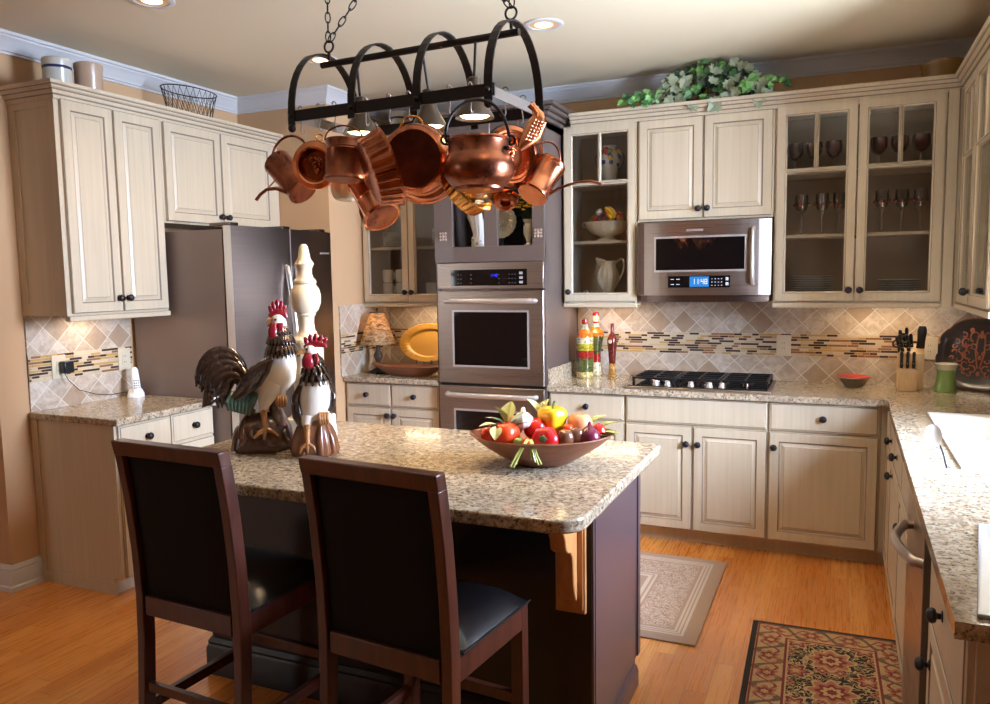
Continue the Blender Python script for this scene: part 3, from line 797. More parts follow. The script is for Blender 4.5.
dd = curved('door', mx0 + .045, mx1 - .072, mz0 + .012, mz1 - .006, .006, M['steel'], mw)
curved('window_frame', -1.928, -1.396, 1.590, 1.800, .009, M['chrome'], dd)
curved('window_glass', -1.916, -1.408, 1.602, 1.788, .012, M['oglass'], dd)
cp_ = curved('control_strip', -1.842, -1.486, 1.498, 1.566, .010, M['oglass'], mw)
M['lcd'] = emit('blue_lcd', lin(60, 150, 235), 1.0)
curved('display', -1.714, -1.604, 1.502, 1.562, .012, M['lcd'], cp_)
dg = MB(); digits(dg, '11:48', -1.700, 1.518, bow(-1.66) - .0125, .030); build('clock_digits', dg, emit('white_digits', (1, 1, 1, 1), 1.3), cp_)
kb = MB()
for i in range(4):
    for j in range(3): kb.box(-1.590 + i * .018, -1.582 + i * .018, bow(-1.56) - .0108, bow(-1.56) - .008, 1.508 + j * .019, 1.512 + j * .019)
for j in range(2): kb.box(-1.510, -1.494, bow(-1.5) - .0115, bow(-1.5) - .008, 1.510 + j * .028, 1.528 + j * .028)
for i in range(3):
    for j in range(2): kb.box(-1.825 + i * .034, -1.807 + i * .034, bow(-1.8) - .0115, bow(-1.8) - .008, 1.515 + j * .03, 1.519 + j * .03)
build('buttons', kb, plain('key_grey', lin(190, 192, 196), .4), cp_)
curved('nameplate', -1.735, -1.640, 1.826, 1.838, .009, M['chrome'], mw)
hx = -1.362
build('handle', MB().loft([(hx, bow(hx) - .004, 1.835), (hx, bow(hx) - .03, 1.828)] + [(hx, bow(hx) - .034 - .010 * math.sin(PI * i / 8), 1.81 - .27 * i / 8) for i in range(9)] + [(hx, bow(hx) - .03, 1.522), (hx, bow(hx) - .004, 1.515)], [.010] * 2 + [(.014, .011)] * 9 + [.010] * 2, 12), M['chrome'], mw, smooth=True)
curved('end_trim', mx1 - .068, mx1 - .002, mz0 + .002, mz1 - .002, .003, M['chrome'], mw)
curved('hinge_trim', mx0 + .004, mx0 + .042, mz0 + .002, mz1 - .002, .003, M['steel_d'], mw)

# ---- refrigerator (faces +X)
fr = thing('refrigerator', 'stainless side-by-side refrigerator between the left counter and the wall pier', 'refrigerator', (0, 0, 0))
fy0, fy1, fxb = -1.722, -.785, -4.048
build('body', MB().box(XL + .03, fxb, fy0, fy1, .02, 1.865), M['fr_side'], fr, bevel=.003)
build('gasket', MB().box(fxb, fxb + .012, fy0 + .01, fy1 - .01, .08, 1.86), M['plastic_b'], fr)
def fdoor(a, b2, hy, sgn):
    poly = []
    k = 14
    for i in range(k + 1):
        y = a + (b2 - a) * i / k
        g = (y - fy0) / (fy1 - fy0) * 2 - 1
        poly.append((fxb + .055 + .032 * (1 - g * g), y))
    poly = [(fxb + .012, a)] + poly + [(fxb + .012, b2)]
    d = build('door', MB().prism(poly, .09, 1.885), M['steel_f'], fr, smooth=True, angle=30, bevel=0)
    hxx = fxb + .055 + .032
    pts = [(hxx - .004, hy, 1.66)] + [(hxx + .008 + .05 * math.sin(PI * i / 12), hy + sgn * .0, 1.655 - 1.05 * i / 12) for i in range(13)] + [(hxx - .004, hy, .60)]
    build('handle', MB().loft(pts, [(.016, .012)] * len(pts), 12), M['chrome'], d, smooth=True)
    return d
def steel_f():
    t = NT('fridge_brushed_steel'); a = t.noise(t.coord((2, 2, 260)), 1, 3)
    t.set(color=t.mix(a, lin(128, 114, 106), lin(152, 138, 130)), metal=1.0, rough=t.math('ADD', t.math('MULTIPLY', a, .1), .26)); return t.mat
M['steel_f'] = steel_f()
fm = -1.243
fdoor(fy0, fm - .004, fm - .045, -1); d2 = fdoor(fm + .004, fy1, fm + .045, 1)
build('seam_highlight', MB().box(fxb + .05, fxb + .089, fm - .0035, fm + .0035, .09, 1.884), M['chrome'], fr)  # chrome strip added at the split as the highlight on the door edges
build('door_edge', MB().box(fxb + .012, fxb + .062, fy0 - .003, fy0, .09, 1.885), M['chrome'], fr)
build('nameplate', MB().box(-3.974, -3.970, -.93, -.84, 1.742, 1.752), M['chrome'], fr)
for yy in (fy0 + .03, fm, fy1 - .10): build('hinge_cover', MB().box(fxb - .10, fxb + .05, yy - .02, yy + .05, 1.886 if yy != 9 else 0, 1.904), M['steel_d'], fr, bevel=.004)
build('toe_grille', MB().box(fxb, fxb + .03, fy0 + .01, fy1 - .01, .015, .08), M['plastic_b'], fr)
# ---------------------------------------------------------------- island
IX0, IX1, IY0, IY1 = -3.262, -1.538, -3.152, -2.072
isl = thing('kitchen_island', 'dark painted kitchen island base in the middle of the floor', 'kitchen island', (0, 0, 0))
bx0, bx1, by0, by1 = -3.19, -1.60, -2.812, -2.20
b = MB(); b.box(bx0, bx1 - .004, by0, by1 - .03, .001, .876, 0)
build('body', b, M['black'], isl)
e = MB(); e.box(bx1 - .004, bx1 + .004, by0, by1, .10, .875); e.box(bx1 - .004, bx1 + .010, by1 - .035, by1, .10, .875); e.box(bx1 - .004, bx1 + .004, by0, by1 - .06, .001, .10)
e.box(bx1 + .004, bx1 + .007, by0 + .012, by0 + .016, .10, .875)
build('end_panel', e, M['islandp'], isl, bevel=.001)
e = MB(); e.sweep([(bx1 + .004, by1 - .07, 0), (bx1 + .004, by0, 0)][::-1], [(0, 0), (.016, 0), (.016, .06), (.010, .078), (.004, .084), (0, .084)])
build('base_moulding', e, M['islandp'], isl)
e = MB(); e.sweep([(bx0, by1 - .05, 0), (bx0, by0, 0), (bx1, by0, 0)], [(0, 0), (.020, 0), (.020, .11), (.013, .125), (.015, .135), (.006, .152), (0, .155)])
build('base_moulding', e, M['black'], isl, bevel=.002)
for i, (a, c) in enumerate(((bx0 + .01, -2.67), (-2.66, -2.14), (-2.13, bx1 - .015))):
    build('door', raised(a, c, .11, .86, 0), [M['islandp'], M['black']], isl, loc=(0, by1 - .03, 0), rz=0) if False else None
back = MB(); back.box(bx0, bx1 - .004, by1 - .03, by1 - .012, .10, .875)
build('back_panel', back, M['islandp'], isl)
def rrect(x0, x1, y0, y1, rs, n=8):
    P = []
    for (cx, cy, r, a0) in ((x1 - rs[1], y0 + rs[1], rs[1], -PI / 2), (x1 - rs[2], y1 - rs[2], rs[2], 0), (x0 + rs[3], y1 - rs[3], rs[3], PI / 2), (x0 + rs[0], y0 + rs[0], rs[0], PI)):
        for i in range(n + 1):
            a = a0 + PI / 2 * i / n; P.append((cx + r * math.cos(a), cy + r * math.sin(a)))
    return P
tag(build('granite_countertop', MB().prism(rrect(IX0, IX1, IY0, IY1, (.09, .09, .02, .02)), .871, ZK), M['granite'], bevel=.007, seg=3), 'granite island countertop with rounded corners under the roosters and bowl', 'countertop')
def corbel(x, label):
    t = thing('corbel', label, 'corbel', (x, by0, 0))
    build('back_plate', MB().box(-.050, .050, -.018, -.001, .508, .870).box(-.044, .044, -.024, -.018, .522, .866), M['pine'], t, bevel=.003)
    P = [(-.024, .868), (-.185, .868), (-.190, .845), (-.180, .828), (-.168, .818), (-.150, .805), (-.138, .785), (-.135, .765), (-.128, .748), (-.108, .735), (-.085, .728), (-.072, .712), (-.066, .690), (-.064, .655), (-.060, .62), (-.052, .590), (-.042, .566), (-.024, .552)]
    build('scroll', MB().prism(P, -.026, .026, ax='x'), M['pine'], t, bevel=.004)
    build('screws', MB().lathe([(.006, 0), (.006, .003), (0, .004)], 12, axis((0, -1, 0), (-.032, -.018, .530))).lathe([(.006, 0), (.006, .003), (0, .004)], 12, axis((0, -1, 0), (.032, -.018, .530))), M['iron'], t)
corbel(-1.668, 'carved pine corbel under the right end of the island counter')

# ---------------------------------------------------------------- counter stools
def chair(x, y, w, label):
    t = thing('counter_chair', label, 'chair', (x, y, 0), group='counter chairs at the island')
    hw = w / 2
    def post(s):
        xs = s * (hw - .017)
        pts = [(xs, -.235, .002), (xs, -.214, .25), (xs, -.202, .45), (xs, -.200, .60), (xs, -.206, .75), (xs, -.222, .92), (xs, -.243, 1.058)]
        mb = MB(); vs = []; fs = []
        for (px, py, pz) in pts:
            for (a, c) in ((-.016, -.022), (.016, -.022), (.016, .022), (-.016, .022)): vs.append((px + a, py + c, pz))
        for i in range(len(pts) - 1):
            for k in range(4): fs.append((i * 4 + k, i * 4 + (k + 1) % 4, i * 4 + 4 + (k + 1) % 4, i * 4 + 4 + k))
        fs += [(3, 2, 1, 0), tuple(len(pts) * 4 - 4 + k for k in range(4))]
        mb.add(vs, fs); return mb
    for s in (-1, 1): build('leg', post(s), M['mahog'], t, bevel=.003)
    for s in (-1, 1):
        xs = s * (hw - .022); mb = MB()
        mb.box(xs - .020, xs + .020, .165, .205, .002, .600); build('leg', mb, M['mahog'], t, bevel=.003)
    # top rail, lower rail
    tr = MB(); vs = [(sx * hw, yy, zz) for zz, dy in ((1.055, 0), (1.102, -.010)) for sx, yy in ((-1, -.266 + dy), (1, -.266 + dy), (1, -.222 + dy), (-1, -.222 + dy))]
    tr.add(vs, [(3, 2, 1, 0), (4, 5, 6, 7), (0, 1, 5, 4), (1, 2, 6, 5), (2, 3, 7, 6), (3, 0, 4, 7)])
    build('top_rail', tr, M['mahog'], t, bevel=.004)
    build('back_rail', MB().box(-hw + .04, hw - .04, -.219, -.181, .535, .598), M['mahog'], t, bevel=.003)
    # padded back: curved with the posts, slightly domed
    def pad(x0, x1, z0, z1, yf, bulge, nx=8, nz=12):
        mb = MB()
        def yp(z):
            pts = [(.45, -.202), (.60, -.200), (.75, -.206), (.92, -.222), (1.06, -.243)]
            for (a, b2), (c, d2) in zip(pts, pts[1:]):
                if z <= c: return b2 + (d2 - b2) * (z - a) / (c - a)
            return pts[-1][1]
        for sgn in (-1, 1):
            vs = []; fs = []
            for j in range(nz + 1):
                for i in range(nx + 1):
                    u = i / nx * 2 - 1; v_ = j / nz * 2 - 1
                    g = (1 - u ** 6) * (1 - v_ ** 6)
                    zz = z0 + (z1 - z0) * j / nz
                    vs.append((x0 + (x1 - x0) * i / nx, yp(zz) + sgn * (yf + bulge * g), zz))
            for j in range(nz):
                for i in range(nx): a = j * (nx + 1) + i; fs.append((a, a + 1, a + nx + 2, a + nx + 1))
            mb.add(vs, fs)
        return mb
    build('backrest', pad(-hw + .030, hw - .030, .592, 1.056, .004, .012), M['fabricb'], t, smooth=True, angle=60)
    build('seat_frame', MB().box(-hw + .003, hw - .003, -.18, .206, .530, .600), M['mahog'], t, bevel=.003)
    s_ = MB(); vs = []; fs = []; nn = 12
    def ss(u): return math.copysign(abs(u) ** .8, u)
    for j in range(nn + 1):
        for i in range(nn + 1):
            u = i / nn * 2 - 1; v_ = j / nn * 2 - 1
            g = max(0, (1 - abs(u) ** 5) * (1 - abs(v_) ** 5))
            vs.append((u * (hw - .002), .014 + v_ * .190, .604 + .056 * g ** .6))
    for j in range(nn):
        for i in range(nn): a = j * (nn + 1) + i; fs.append((a, a + 1, a + nn + 2, a + nn + 1))
    s_.add(vs, fs); s_.box(-hw + .002, hw - .002, -.178, .208, .598, .606)
    build('seat', s_, M['leather'], t, smooth=True, angle=60)
    build('piping', MB().tube([(-hw, -.17, .606), (-hw, .212, .606), (hw, .212, .606), (hw, -.17, .606)], .0035, 8), M['leather'], t, smooth=True)
    for s in (-1, 1): build('stretcher', MB().box(s * (hw - .022) - .011, s * (hw - .022) + .011, -.20, .17, .215, .250), M['mahog'], t, bevel=.002)
    build('stretcher', MB().box(-hw + .04, hw - .04, .175, .197, .285, .320), M['mahog'], t, bevel=.002)
    build('stretcher', MB().box(-hw + .04, hw - .04, -.224, -.205, .285, .315), M['mahog'], t, bevel=.002)
    return t
chair(-2.690, -3.190, .445, 'dark wooden counter chair with black padded back, left of the two at the island').rotation_euler = (0, 0, math.radians(-3))
chair(-1.985, -3.190, .450, 'dark wooden counter chair with black seat catching blue light, right of the two').rotation_euler = (0, 0, math.radians(-6))

# ---------------------------------------------------------------- island top: roosters, finial
M['rbrown'] = plain('rooster_dark_glaze', lin(52, 36, 28), .18, coat=.6, vary=.6, vscale=25)
M['rbase'] = plain('rooster_rock_glaze', lin(84, 56, 44), .25, coat=.5, vary=.6, vscale=30)
M['rbase2'] = plain('rooster_stump_glaze', lin(120, 76, 50), .25, coat=.5, vary=.55, vscale=18)
M['rwhite'] = plain('rooster_white_glaze', lin(226, 214, 200), .2, coat=.6, vary=.04)
M['rred'] = plain('rooster_red_glaze', lin(126, 22, 32), .25, coat=.4, vary=.15)
M['rgold'] = plain('rooster_gold_glaze', lin(158, 104, 52), .3, coat=.4, vary=.3, vscale=40)
M['rgreen'] = plain('rooster_green_glaze', lin(58, 78, 62), .2, coat=.6, vary=.5, vscale=30)
def hackle(mb, pts, radii, n=24, m=0, seg=10):
    """overlapping pointed neck feathers round a loft"""
    pts = [Vector(p) for p in pts]
    for row in range(len(pts) - 1):
        for k in range(n):
            a = 2 * PI * (k + .5 * (row % 2)) / n
            r0, r1 = radii[row], radii[row + 1]
            d = Vector((math.cos(a), math.sin(a), 0))
            p0 = pts[row] + d * r0 * .9; p1 = pts[row + 1] + d * (r1 * 1.04 + .004)
            mb.loft([p0, (p0 + p1) / 2 + d * .004, p1, p1 + (p1 - p0) * .15], [(.003, .005), (.005, .007), (.004, .006), (.001, .001)], 6, m)
def rooster_big(loc, rz, label):
    t = thing('ceramic_rooster', label, 'figurine', loc, rz)
    b = MB()
    prof = [(.0, .0), (.112, .0), (.118, .02), (.112, .05), (.102, .085), (.088, .115), (.066, .135), (.035, .15), (0, .155)]
    b.lathe(prof, 44, Matrix.Diagonal((1, .75, 1, 1)), flute=5, famp=.06)
    for (a, h, q) in ((-2.5, .05, .035), (-1.25, .045, .032), (-.5, .06, .03), (2.9, .07, .035), (-1.8, .085, .028)):
        b.ring(.022, .009, axis((math.cos(a), math.sin(a) * .75, .35), (.103 * math.cos(a), .078 * math.sin(a), h)), 16, 6)
        b.ball((.098 * math.cos(a), .074 * math.sin(a), h), .012)
    for (p0, p1, p2, r) in (((.06, -.03, .09), (.055, -.01, .15), (.035, .0, .20), .036), ((-.07, -.04, .05), (-.06, -.02, .11), (-.035, .0, .165), .034), ((.0, -.06, .04), (.0, -.035, .11), (.01, -.01, .175), .036), ((.095, -.03, .02), (.09, -.02, .09), (.065, .0, .16), .026), ((-.1, -.03, .01), (-.095, -.03, .06), (-.07, -.01, .12), .024)):
        b.loft([p0, p1, p2], [r, r * .8, r * .4], 12)
    build('rock_base', b, M['rbase'], t, smooth=True, angle=80)
    b = MB()
    b.loft([(-.065, 0, .285), (-.03, 0, .268), (.01, 0, .262), (.045, 0, .276), (.068, -.002, .305), (.080, -.004, .345), (.082, -.004, .385), (.08, 0, .44), (.078, 0, .485)], [(.02, .02), (.042, .04), (.060, .056), (.072, .066), (.074, .068), (.062, .058), (.050, .046), (.036, .034), (.024, .024)], 26)
    b.loft([(.035, -.022, .262), (.020, -.034, .222), (.008, -.044, .185), (.006, -.048, .160)], [.054, .040, .024, .016], 16)
    b.loft([(.060, .01, .245), (.068, .0, .215), (.072, -.01, .198)], [.042, .028, .016], 14)
    build('body', b, M['rwhite'], t, smooth=True, angle=80)
    b = MB()
    b.loft([(.080, -.002, .50), (.080, -.002, .46), (.082, -.003, .42), (.084, -.003, .372)], [(.020, .020), (.034, .032), (.046, .042), (.057, .052)], 18)
    hackle(b, [(.080, 0, .495), (.081, 0, .462), (.083, -.002, .424), (.085, -.003, .372)], [.018, .036, .049, .060])
    build('neck_feathers', b, M['rbrown'], t, smooth=True, angle=50)
    b = MB()
    b.loft([(.045, -.058, .365), (.015, -.074, .335), (-.025, -.078, .292), (-.065, -.070, .250), (-.102, -.058, .216)], [(.010, .008), (.032, .014), (.042, .016), (.032, .013), (.006, .005)], 18)
    for i in range(4):
        o = i * .013
        b.loft([(.02 - o, -.082, .325 - o * 1.2), (-.04 - o * .4, -.088, .272 - o * .9), (-.095 - o * .1, -.066, .222 - o * .3)], [(.006, .004), (.009, .005), (.004, .003)], 8)
    b.loft([(.04, .055, .34), (-.01, .075, .29), (-.09, .05, .22)], [(.02, .01), (.045, .015), (.01, .006)], 12)
    build('wing', b, M['rbrown'], t, smooth=True, angle=60)
    b = MB()
    for i in range(10):
        f = i / 9; yy = (-.006 - .022 * f) if i % 2 == 0 else (.006 + .022 * f)
        b.loft(bez((-.055 - .02 * f, yy, .285 - .03 * f), (-.070 - .02 * f, yy, .425 - .10 * f), (-.215 + .05 * f, yy * 1.4, .445 - .15 * f), (-.238 + .088 * f, yy * 1.6, .265 - .095 * f), 14), [(.010 + .014 * math.sin(PI * min(1, (k + 1) / 15)), .009) for k in range(14)] + [(.003, .003)], 10, up=(0, 0, 1))
    for i in range(8):
        f = i / 7
        b.loft([(-.10 - .012 * i, -.03, .29 - .012 * i), (-.13 - .011 * i, -.045, .25 - .008 * i), (-.135 - .010 * i, -.035, .195 + .008 * i)], [(.014, .008), (.022, .011), (.006, .004)], 8)
    b.loft([(-.05, 0, .275), (-.09, 0, .32), (-.14, 0, .31), (-.17, 0, .26), (-.165, 0, .21)], [(.03, .03), (.050, .032), (.060, .032), (.048, .028), (.02, .02)], 14)
    build('tail', b, M['rbrown'], t, smooth=True, angle=60)
    b = MB()
    for i in range(7): b.loft([(-.02 - i * .014, -.048 + .003 * i, .235), (-.038 - i * .014, -.060, .20), (-.048 - i * .012, -.055, .150 + .004 * i)], [(.018, .012), (.020, .014), (.009, .006)], 8)
    build('rump_feathers', b, M['rgreen'], t, 'green-glazed rump feathers', smooth=True, angle=60)
    hd = MB(); hd.ball((.074, -.004, .508), (.027, .023, .029)); hd.ball((.086, 0, .492), (.024, .024, .036))
    build('head', hd, M['rwhite'], t, smooth=True)
    build('beak', MB().loft([(.055, -.010, .514), (.040, -.014, .511), (.030, -.016, .503)], [(.012, .010), (.008, .006), (.001, .001)], 10).loft([(.055, -.010, .499), (.040, -.013, .492), (.033, -.014, .489)], [(.008, .008), (.005, .004), (.001, .001)], 8), M['rgold'], t, smooth=True)
    build('eye', MB().ball((.066, -.026, .515), .005), M['plastic_b'], t, smooth=True)
    c = MB()
    for i, (cx, cz, a) in enumerate(((.052, .550, -.35), (.062, .566, -.15), (.075, .573, .05), (.088, .567, .25), (.099, .552, .45))):
        c.ball((0, 0, 0), (.0095, .007, .022), 0, Matrix.Translation((cx, -.004, cz)) @ Matrix.Rotation(a, 4, 'Y'), 12, 8)
    c.loft([(.043, -.004, .527), (.06, -.004, .540), (.078, -.004, .545), (.10, -.004, .538), (.110, -.004, .520)], [(.007, .007), (.014, .010), (.018, .010), (.014, .009), (.006, .005)], 12)
    build('comb', c, M['rred'], t, smooth=True, angle=70)
    w = MB(); w.loft([(.058, -.024, .500), (.054, -.032, .474), (.056, -.034, .448), (.060, -.032, .428)], [(.012, .010), (.018, .011), (.020, .011), (.008, .006)], 14)
    w.loft([(.082, -.022, .50), (.084, -.030, .47), (.083, -.032, .445)], [(.012, .010), (.018, .011), (.010, .007)], 12)
    build('wattle', w, M['rred'], t, smooth=True, angle=70)
    l = MB(); l.loft([(.006, -.048, .175), (.008, -.064, .135), (.012, -.084, .098)], [.0145, .0105, .012], 12)
    for (dx, dy, dz) in ((-.045, -.012, -.024), (-.008, -.022, -.032), (.045, -.010, -.022), (.022, .01, .0)):
        l.loft([(.012, -.084, .096), (.012 + dx * .5, -.088 + dy * .5, .094 + dz * .3), (.012 + dx, -.084 + dy * .8, .090 + dz)], [(.010, .009), (.009, .008), (.004, .004)], 8)
    build('leg', l, M['rgold'], t, smooth=True, angle=70)
    l = MB()
    for i in range(4): l.loft([(.062 + i * .009, -.030, .212), (.060 + i * .010, -.052, .203), (.060 + i * .010, -.056, .187), (.060 + i * .009, -.044, .175)], [.007, .008, .008, .005], 8)
    build('leg', l, M['rgold'], t, smooth=True, angle=70)
def rooster_small(loc, rz, label):
    t = thing('ceramic_rooster', label, 'figurine', loc, rz)
    b = MB(); b.lathe([(0, 0), (.082, 0), (.086, .02), (.080, .05), (.074, .08), (.062, .11), (.045, .135), (.02, .15), (0, .152)], 36, Matrix.Diagonal((1, .8, 1, 1)), flute=6, famp=.09)
    for a in (-2.2, -1.3, -.6): b.loft([(.08 * math.cos(a), .07 * math.sin(a), .01), (.075 * math.cos(a), .066 * math.sin(a), .06), (.05 * math.cos(a + .2), .05 * math.sin(a + .2), .115)], [.014, .013, .008], 8)
    build('stump_base', b, M['rbase2'], t, smooth=True, angle=80)
    b = MB(); b.loft([(-.02, 0, .125), (-.006, 0, .16), (.004, -.004, .20), (.010, -.006, .245), (.012, 0, .29), (.010, 0, .33), (.004, 0, .37)], [(.028, .028), (.050, .045), (.058, .052), (.056, .052), (.044, .044), (.032, .032), (.024, .024)], 24)
    b.loft([(-.022, -.02, .15), (-.028, -.03, .125), (-.026, -.034, .11)], [.03, .02, .014], 12); b.loft([(.03, -.01, .16), (.035, -.02, .13)], [.03, .015], 12)
    build('body', b, M['rwhite'], t, smooth=True, angle=80)
    b = MB(); b.loft([(.002, 0, .39), (.006, 0, .35), (.011, 0, .31), (.012, 0, .285)], [.022, .034, .044, .050], 18)
    hackle(b, [(.003, 0, .385), (.006, 0, .35), (.010, 0, .315), (.012, 0, .275)], [.02, .034, .046, .054], 14)
    build('neck_feathers', b, M['rbrown'], t, smooth=True, angle=50)
    b = MB()
    for i in range(5): b.loft([(-.045, -.012 + .004 * i, .27 - .008 * i), (-.068 + .003 * i, -.016, .22 - .006 * i), (-.064 + .006 * i, -.02, .15 - .010 * i), (-.05 + .004 * i, -.02, .105 - .006 * i)], [(.010, .008), (.018, .010), (.015, .009), (.003, .003)], 10)
    build('wing', b, M['rbrown'], t, smooth=True, angle=60)
    b = MB(); b.loft([(.052, .01, .255), (.070, .0, .225), (.068, .0, .185), (.060, 0, .165)], [(.012, .01), (.018, .012), (.014, .01), (.004, .004)], 10)
    build('wing', b, M['rbrown'], t, smooth=True, angle=60)
    b = MB()
    for i in range(6): b.loft(bez((-.01 + .006 * i, .04, .18), (-.02 + .01 * i, .09, .30), (-.02 + .014 * i, .12, .27), (-.02 + .016 * i, .12, .14), 8), [(.012, .007)] * 8 + [(.003, .003)], 8, up=(0, 0, 1))
    build('tail', b, M['rbrown'], t, smooth=True, angle=60)
    build('back_of_base', MB().ball((.048, .035, .075), (.040, .036, .078)), M['rwhite'], t, 'white glazed back', smooth=True)
    hd = MB(); hd.ball((-.006, -.006, .398), (.023, .022, .026)); hd.ball((.004, -.002, .378), (.022, .022, .028))
    build('head', hd, M['rwhite'], t, smooth=True)
    build('beak', MB().loft([(-.028, -.018, .402), (-.046, -.026, .397), (-.056, -.03, .388)], [(.011, .009), (.007, .006), (.001, .001)], 10), M['rgold'], t, smooth=True)
    build('eye', MB().ball((-.016, -.031, .408), .005), M['plastic_b'], t, smooth=True)
    c = MB()
    for (cx, cz, a) in ((-.018, .436, -.3), (-.002, .446, -.1), (.016, .449, .1), (.034, .444, .35), (.049, .434, .6)):
        c.ball((0, 0, 0), (.0095, .007, .019), 0, Matrix.Translation((cx, -.004, cz)) @ Matrix.Rotation(a, 4, 'Y'), 12, 8)
    c.loft([(-.028, -.004, .414), (-.006, -.004, .424), (.02, -.004, .428), (.045, -.004, .422), (.056, -.004, .412)], [(.006, .006), (.013, .009), (.015, .009), (.012, .008), (.005, .005)], 12)
    build('comb', c, M['rred'], t, smooth=True, angle=60)
    w = MB(); w.loft([(-.014, -.026, .392), (-.016, -.036, .370), (-.014, -.038, .350), (-.008, -.036, .332)], [(.012, .010), (.022, .012), (.024, .012), (.008, .006)], 14)
    w.loft([(.012, -.022, .388), (.016, -.032, .366), (.014, -.034, .348)], [(.010, .009), (.018, .010), (.010, .007)], 12)
    build('wattle', w, M['rred'], t, smooth=True, angle=70)
    l = MB()
    for i in range(4): l.loft([(.02 + i * .009, -.04, .165), (.02 + i * .009, -.056, .15), (.022 + i * .009, -.056, .132), (.024 + i * .008, -.05, .125)], [.007, .008, .007, .004], 8)
    build('leg', l, M['rgold'], t, smooth=True, angle=70)
    l = MB(); l.loft([(-.026, -.034, .125), (-.028, -.06, .085), (-.028, -.075, .055)], [.014, .010, .010], 10)
    for dx in (-.022, 0, .022): l.loft([(-.028, -.072, .06), (-.028 + dx, -.082, .045), (-.028 + dx * 1.3, -.08, .025)], [.008, .007, .003], 8)
    build('leg', l, M['rgold'], t, smooth=True, angle=70)
rooster_big((-2.985, -2.700, ZK), math.radians(40), 'large ceramic rooster with a big dark curled tail on the island')
rooster_small((-2.735, -2.70, ZK), math.radians(37), 'smaller ceramic rooster on a brown stump in front of the white finial')
fn = thing('wooden_finial', 'tall cream turned wooden finial standing behind the roosters', 'finial', (-2.925, -2.475, ZK), math.radians(15))
pf = [(.0, .815), (.010, .813), (.017, .803), (.021, .785), (.026, .755), (.037, .738), (.040, .732), (.036, .725), (.030, .715), (.030, .69), (.036, .675), (.046, .665), (.047, .655), (.042, .650), (.056, .630), (.063, .603), (.062, .575), (.052, .545), (.038, .530), (.040, .524), (.033, .516), (.031, .49), (.034, .462), (.044, .440), (.060, .428), (.070, .424), (.071, .412), (.066, .404), (.066, .30), (.070, .285), (.060, .26), (.056, .15), (.062, .12), (.078, .105), (.082, .10)]
build('turned_column', MB().lathe(pf[::-1], 40), M['cream_c'], fn, smooth=True, angle=35)
build('plinth', MB().box(-.083, .083, -.083, .083, .0, .10), M['cream_c'], fn, bevel=.006)

# ---------------------------------------------------------------- wooden bowl and vegetables
BW = Vector((-1.862, -2.553, ZK)); BA = math.radians(20)
bw = thing('wooden_bowl', 'long oval wooden bowl heaped with vegetables on the island', 'bowl', BW, BA)
prof = [(0, .0), (.30, .0), (.36, .004), (.58, .034), (.80, .066), (.96, .096), (1.0, .104), (.985, .108), (.955, .105), (.93, .096), (.78, .070), (.55, .040), (.32, .014), (0, .012)]
mb = MB(); vs = []; fs = []; sg = 48
for (r, z) in prof:
    for k in range(sg):
        a = 2 * PI * k / sg
        lift = .012 * math.cos(a) ** 4 * r ** 3
        vs.append((.258 * r * math.cos(a), .165 * r * math.sin(a), z + lift))
for i in range(len(prof) - 1):
    for k in range(sg): fs.append((i * sg + k, i * sg + (k + 1) % sg, (i + 1) * sg + (k + 1) % sg, (i + 1) * sg + k))
mb.add(vs, fs); build('bowl', mb, M['bowlwood'], bw, smooth=True, angle=40)
RB = Matrix.Rotation(BA, 3, 'Z')
def veg(name, label, cat, dx, dy, dz, parts, group='vegetables in the wooden bowl', rot=0):
    p = BW + RB @ Vector((dx, dy, dz))
    t = thing(name, label, cat, p, BA + rot, group)
    for (pn, mb, m) in parts: build(pn, mb, m, t, smooth=True, angle=60)
    return t
def lobed(r, h, n, amp, dent=.25, seg=40, rows=14):
    """squat lobed fruit"""
    pr = []
    for i in range(rows + 1):
        a = -PI / 2 + PI * i / rows
        rr = math.cos(a) ** .8 * r if math.cos(a) > 0 else 1e-4
        z = math.sin(a) * h - (dent * h * max(0, math.sin(a)) * math.exp(-(rr / (r * .35)) ** 2))
        pr.append((max(rr, 1e-4), z))
    return MB().lathe(pr, seg, flute=n, famp=amp)
MV = {k: plain('veg_' + k, lin(*c), .25, coat=.4, vary=.1, vscale=20) for k, c in dict(red=(196, 28, 34), red2=(214, 40, 32), orange=(226, 72, 34), yellow=(240, 186, 30), white=(232, 222, 212), purple=(104, 30, 54), peach=(226, 150, 104), brown=(112, 72, 54), green=(120, 138, 64), stem=(170, 176, 96), dgreen=(70, 88, 58), leaf=(196, 196, 138), leafd=(104, 122, 84)).items()}
def leaf(mb, base, d, L, W, curl=.2, m=0, n=6):
    base = Vector(base); d = Vector(d).normalized(); s = d.cross(Vector((0, 0, 1))); s = s.normalized() if s.length > .1 else Vector((1, 0, 0)); u = s.cross(d)
    vs = []; fs = []
    for i in range(n + 1):
        f_ = i / n; w = W * math.sin(PI * min(.97, f_ * .92 + .06)) ; c = base + d * L * f_ + u * (curl * L * (f_ * f_) * -1)
        for k in (-1, 0, 1): vs.append(c + s * w * k + u * (abs(k) * w * .35))
    for i in range(n):
        for k in range(2): a = i * 3 + k; fs.append((a, a + 1, a + 4, a + 3))
    mb.add(vs, fs, m)
    vs2 = [v - u * .0012 for v in vs]; mb.add(vs2, [f[::-1] for f in fs], m)
calyx = lambda r, z: (lambda mb: [leaf(mb, (0, 0, z), (math.cos(a), math.sin(a), -.2), r, r * .25, .1) for a in [i * 1.256 for i in range(5)]] and mb)(MB())
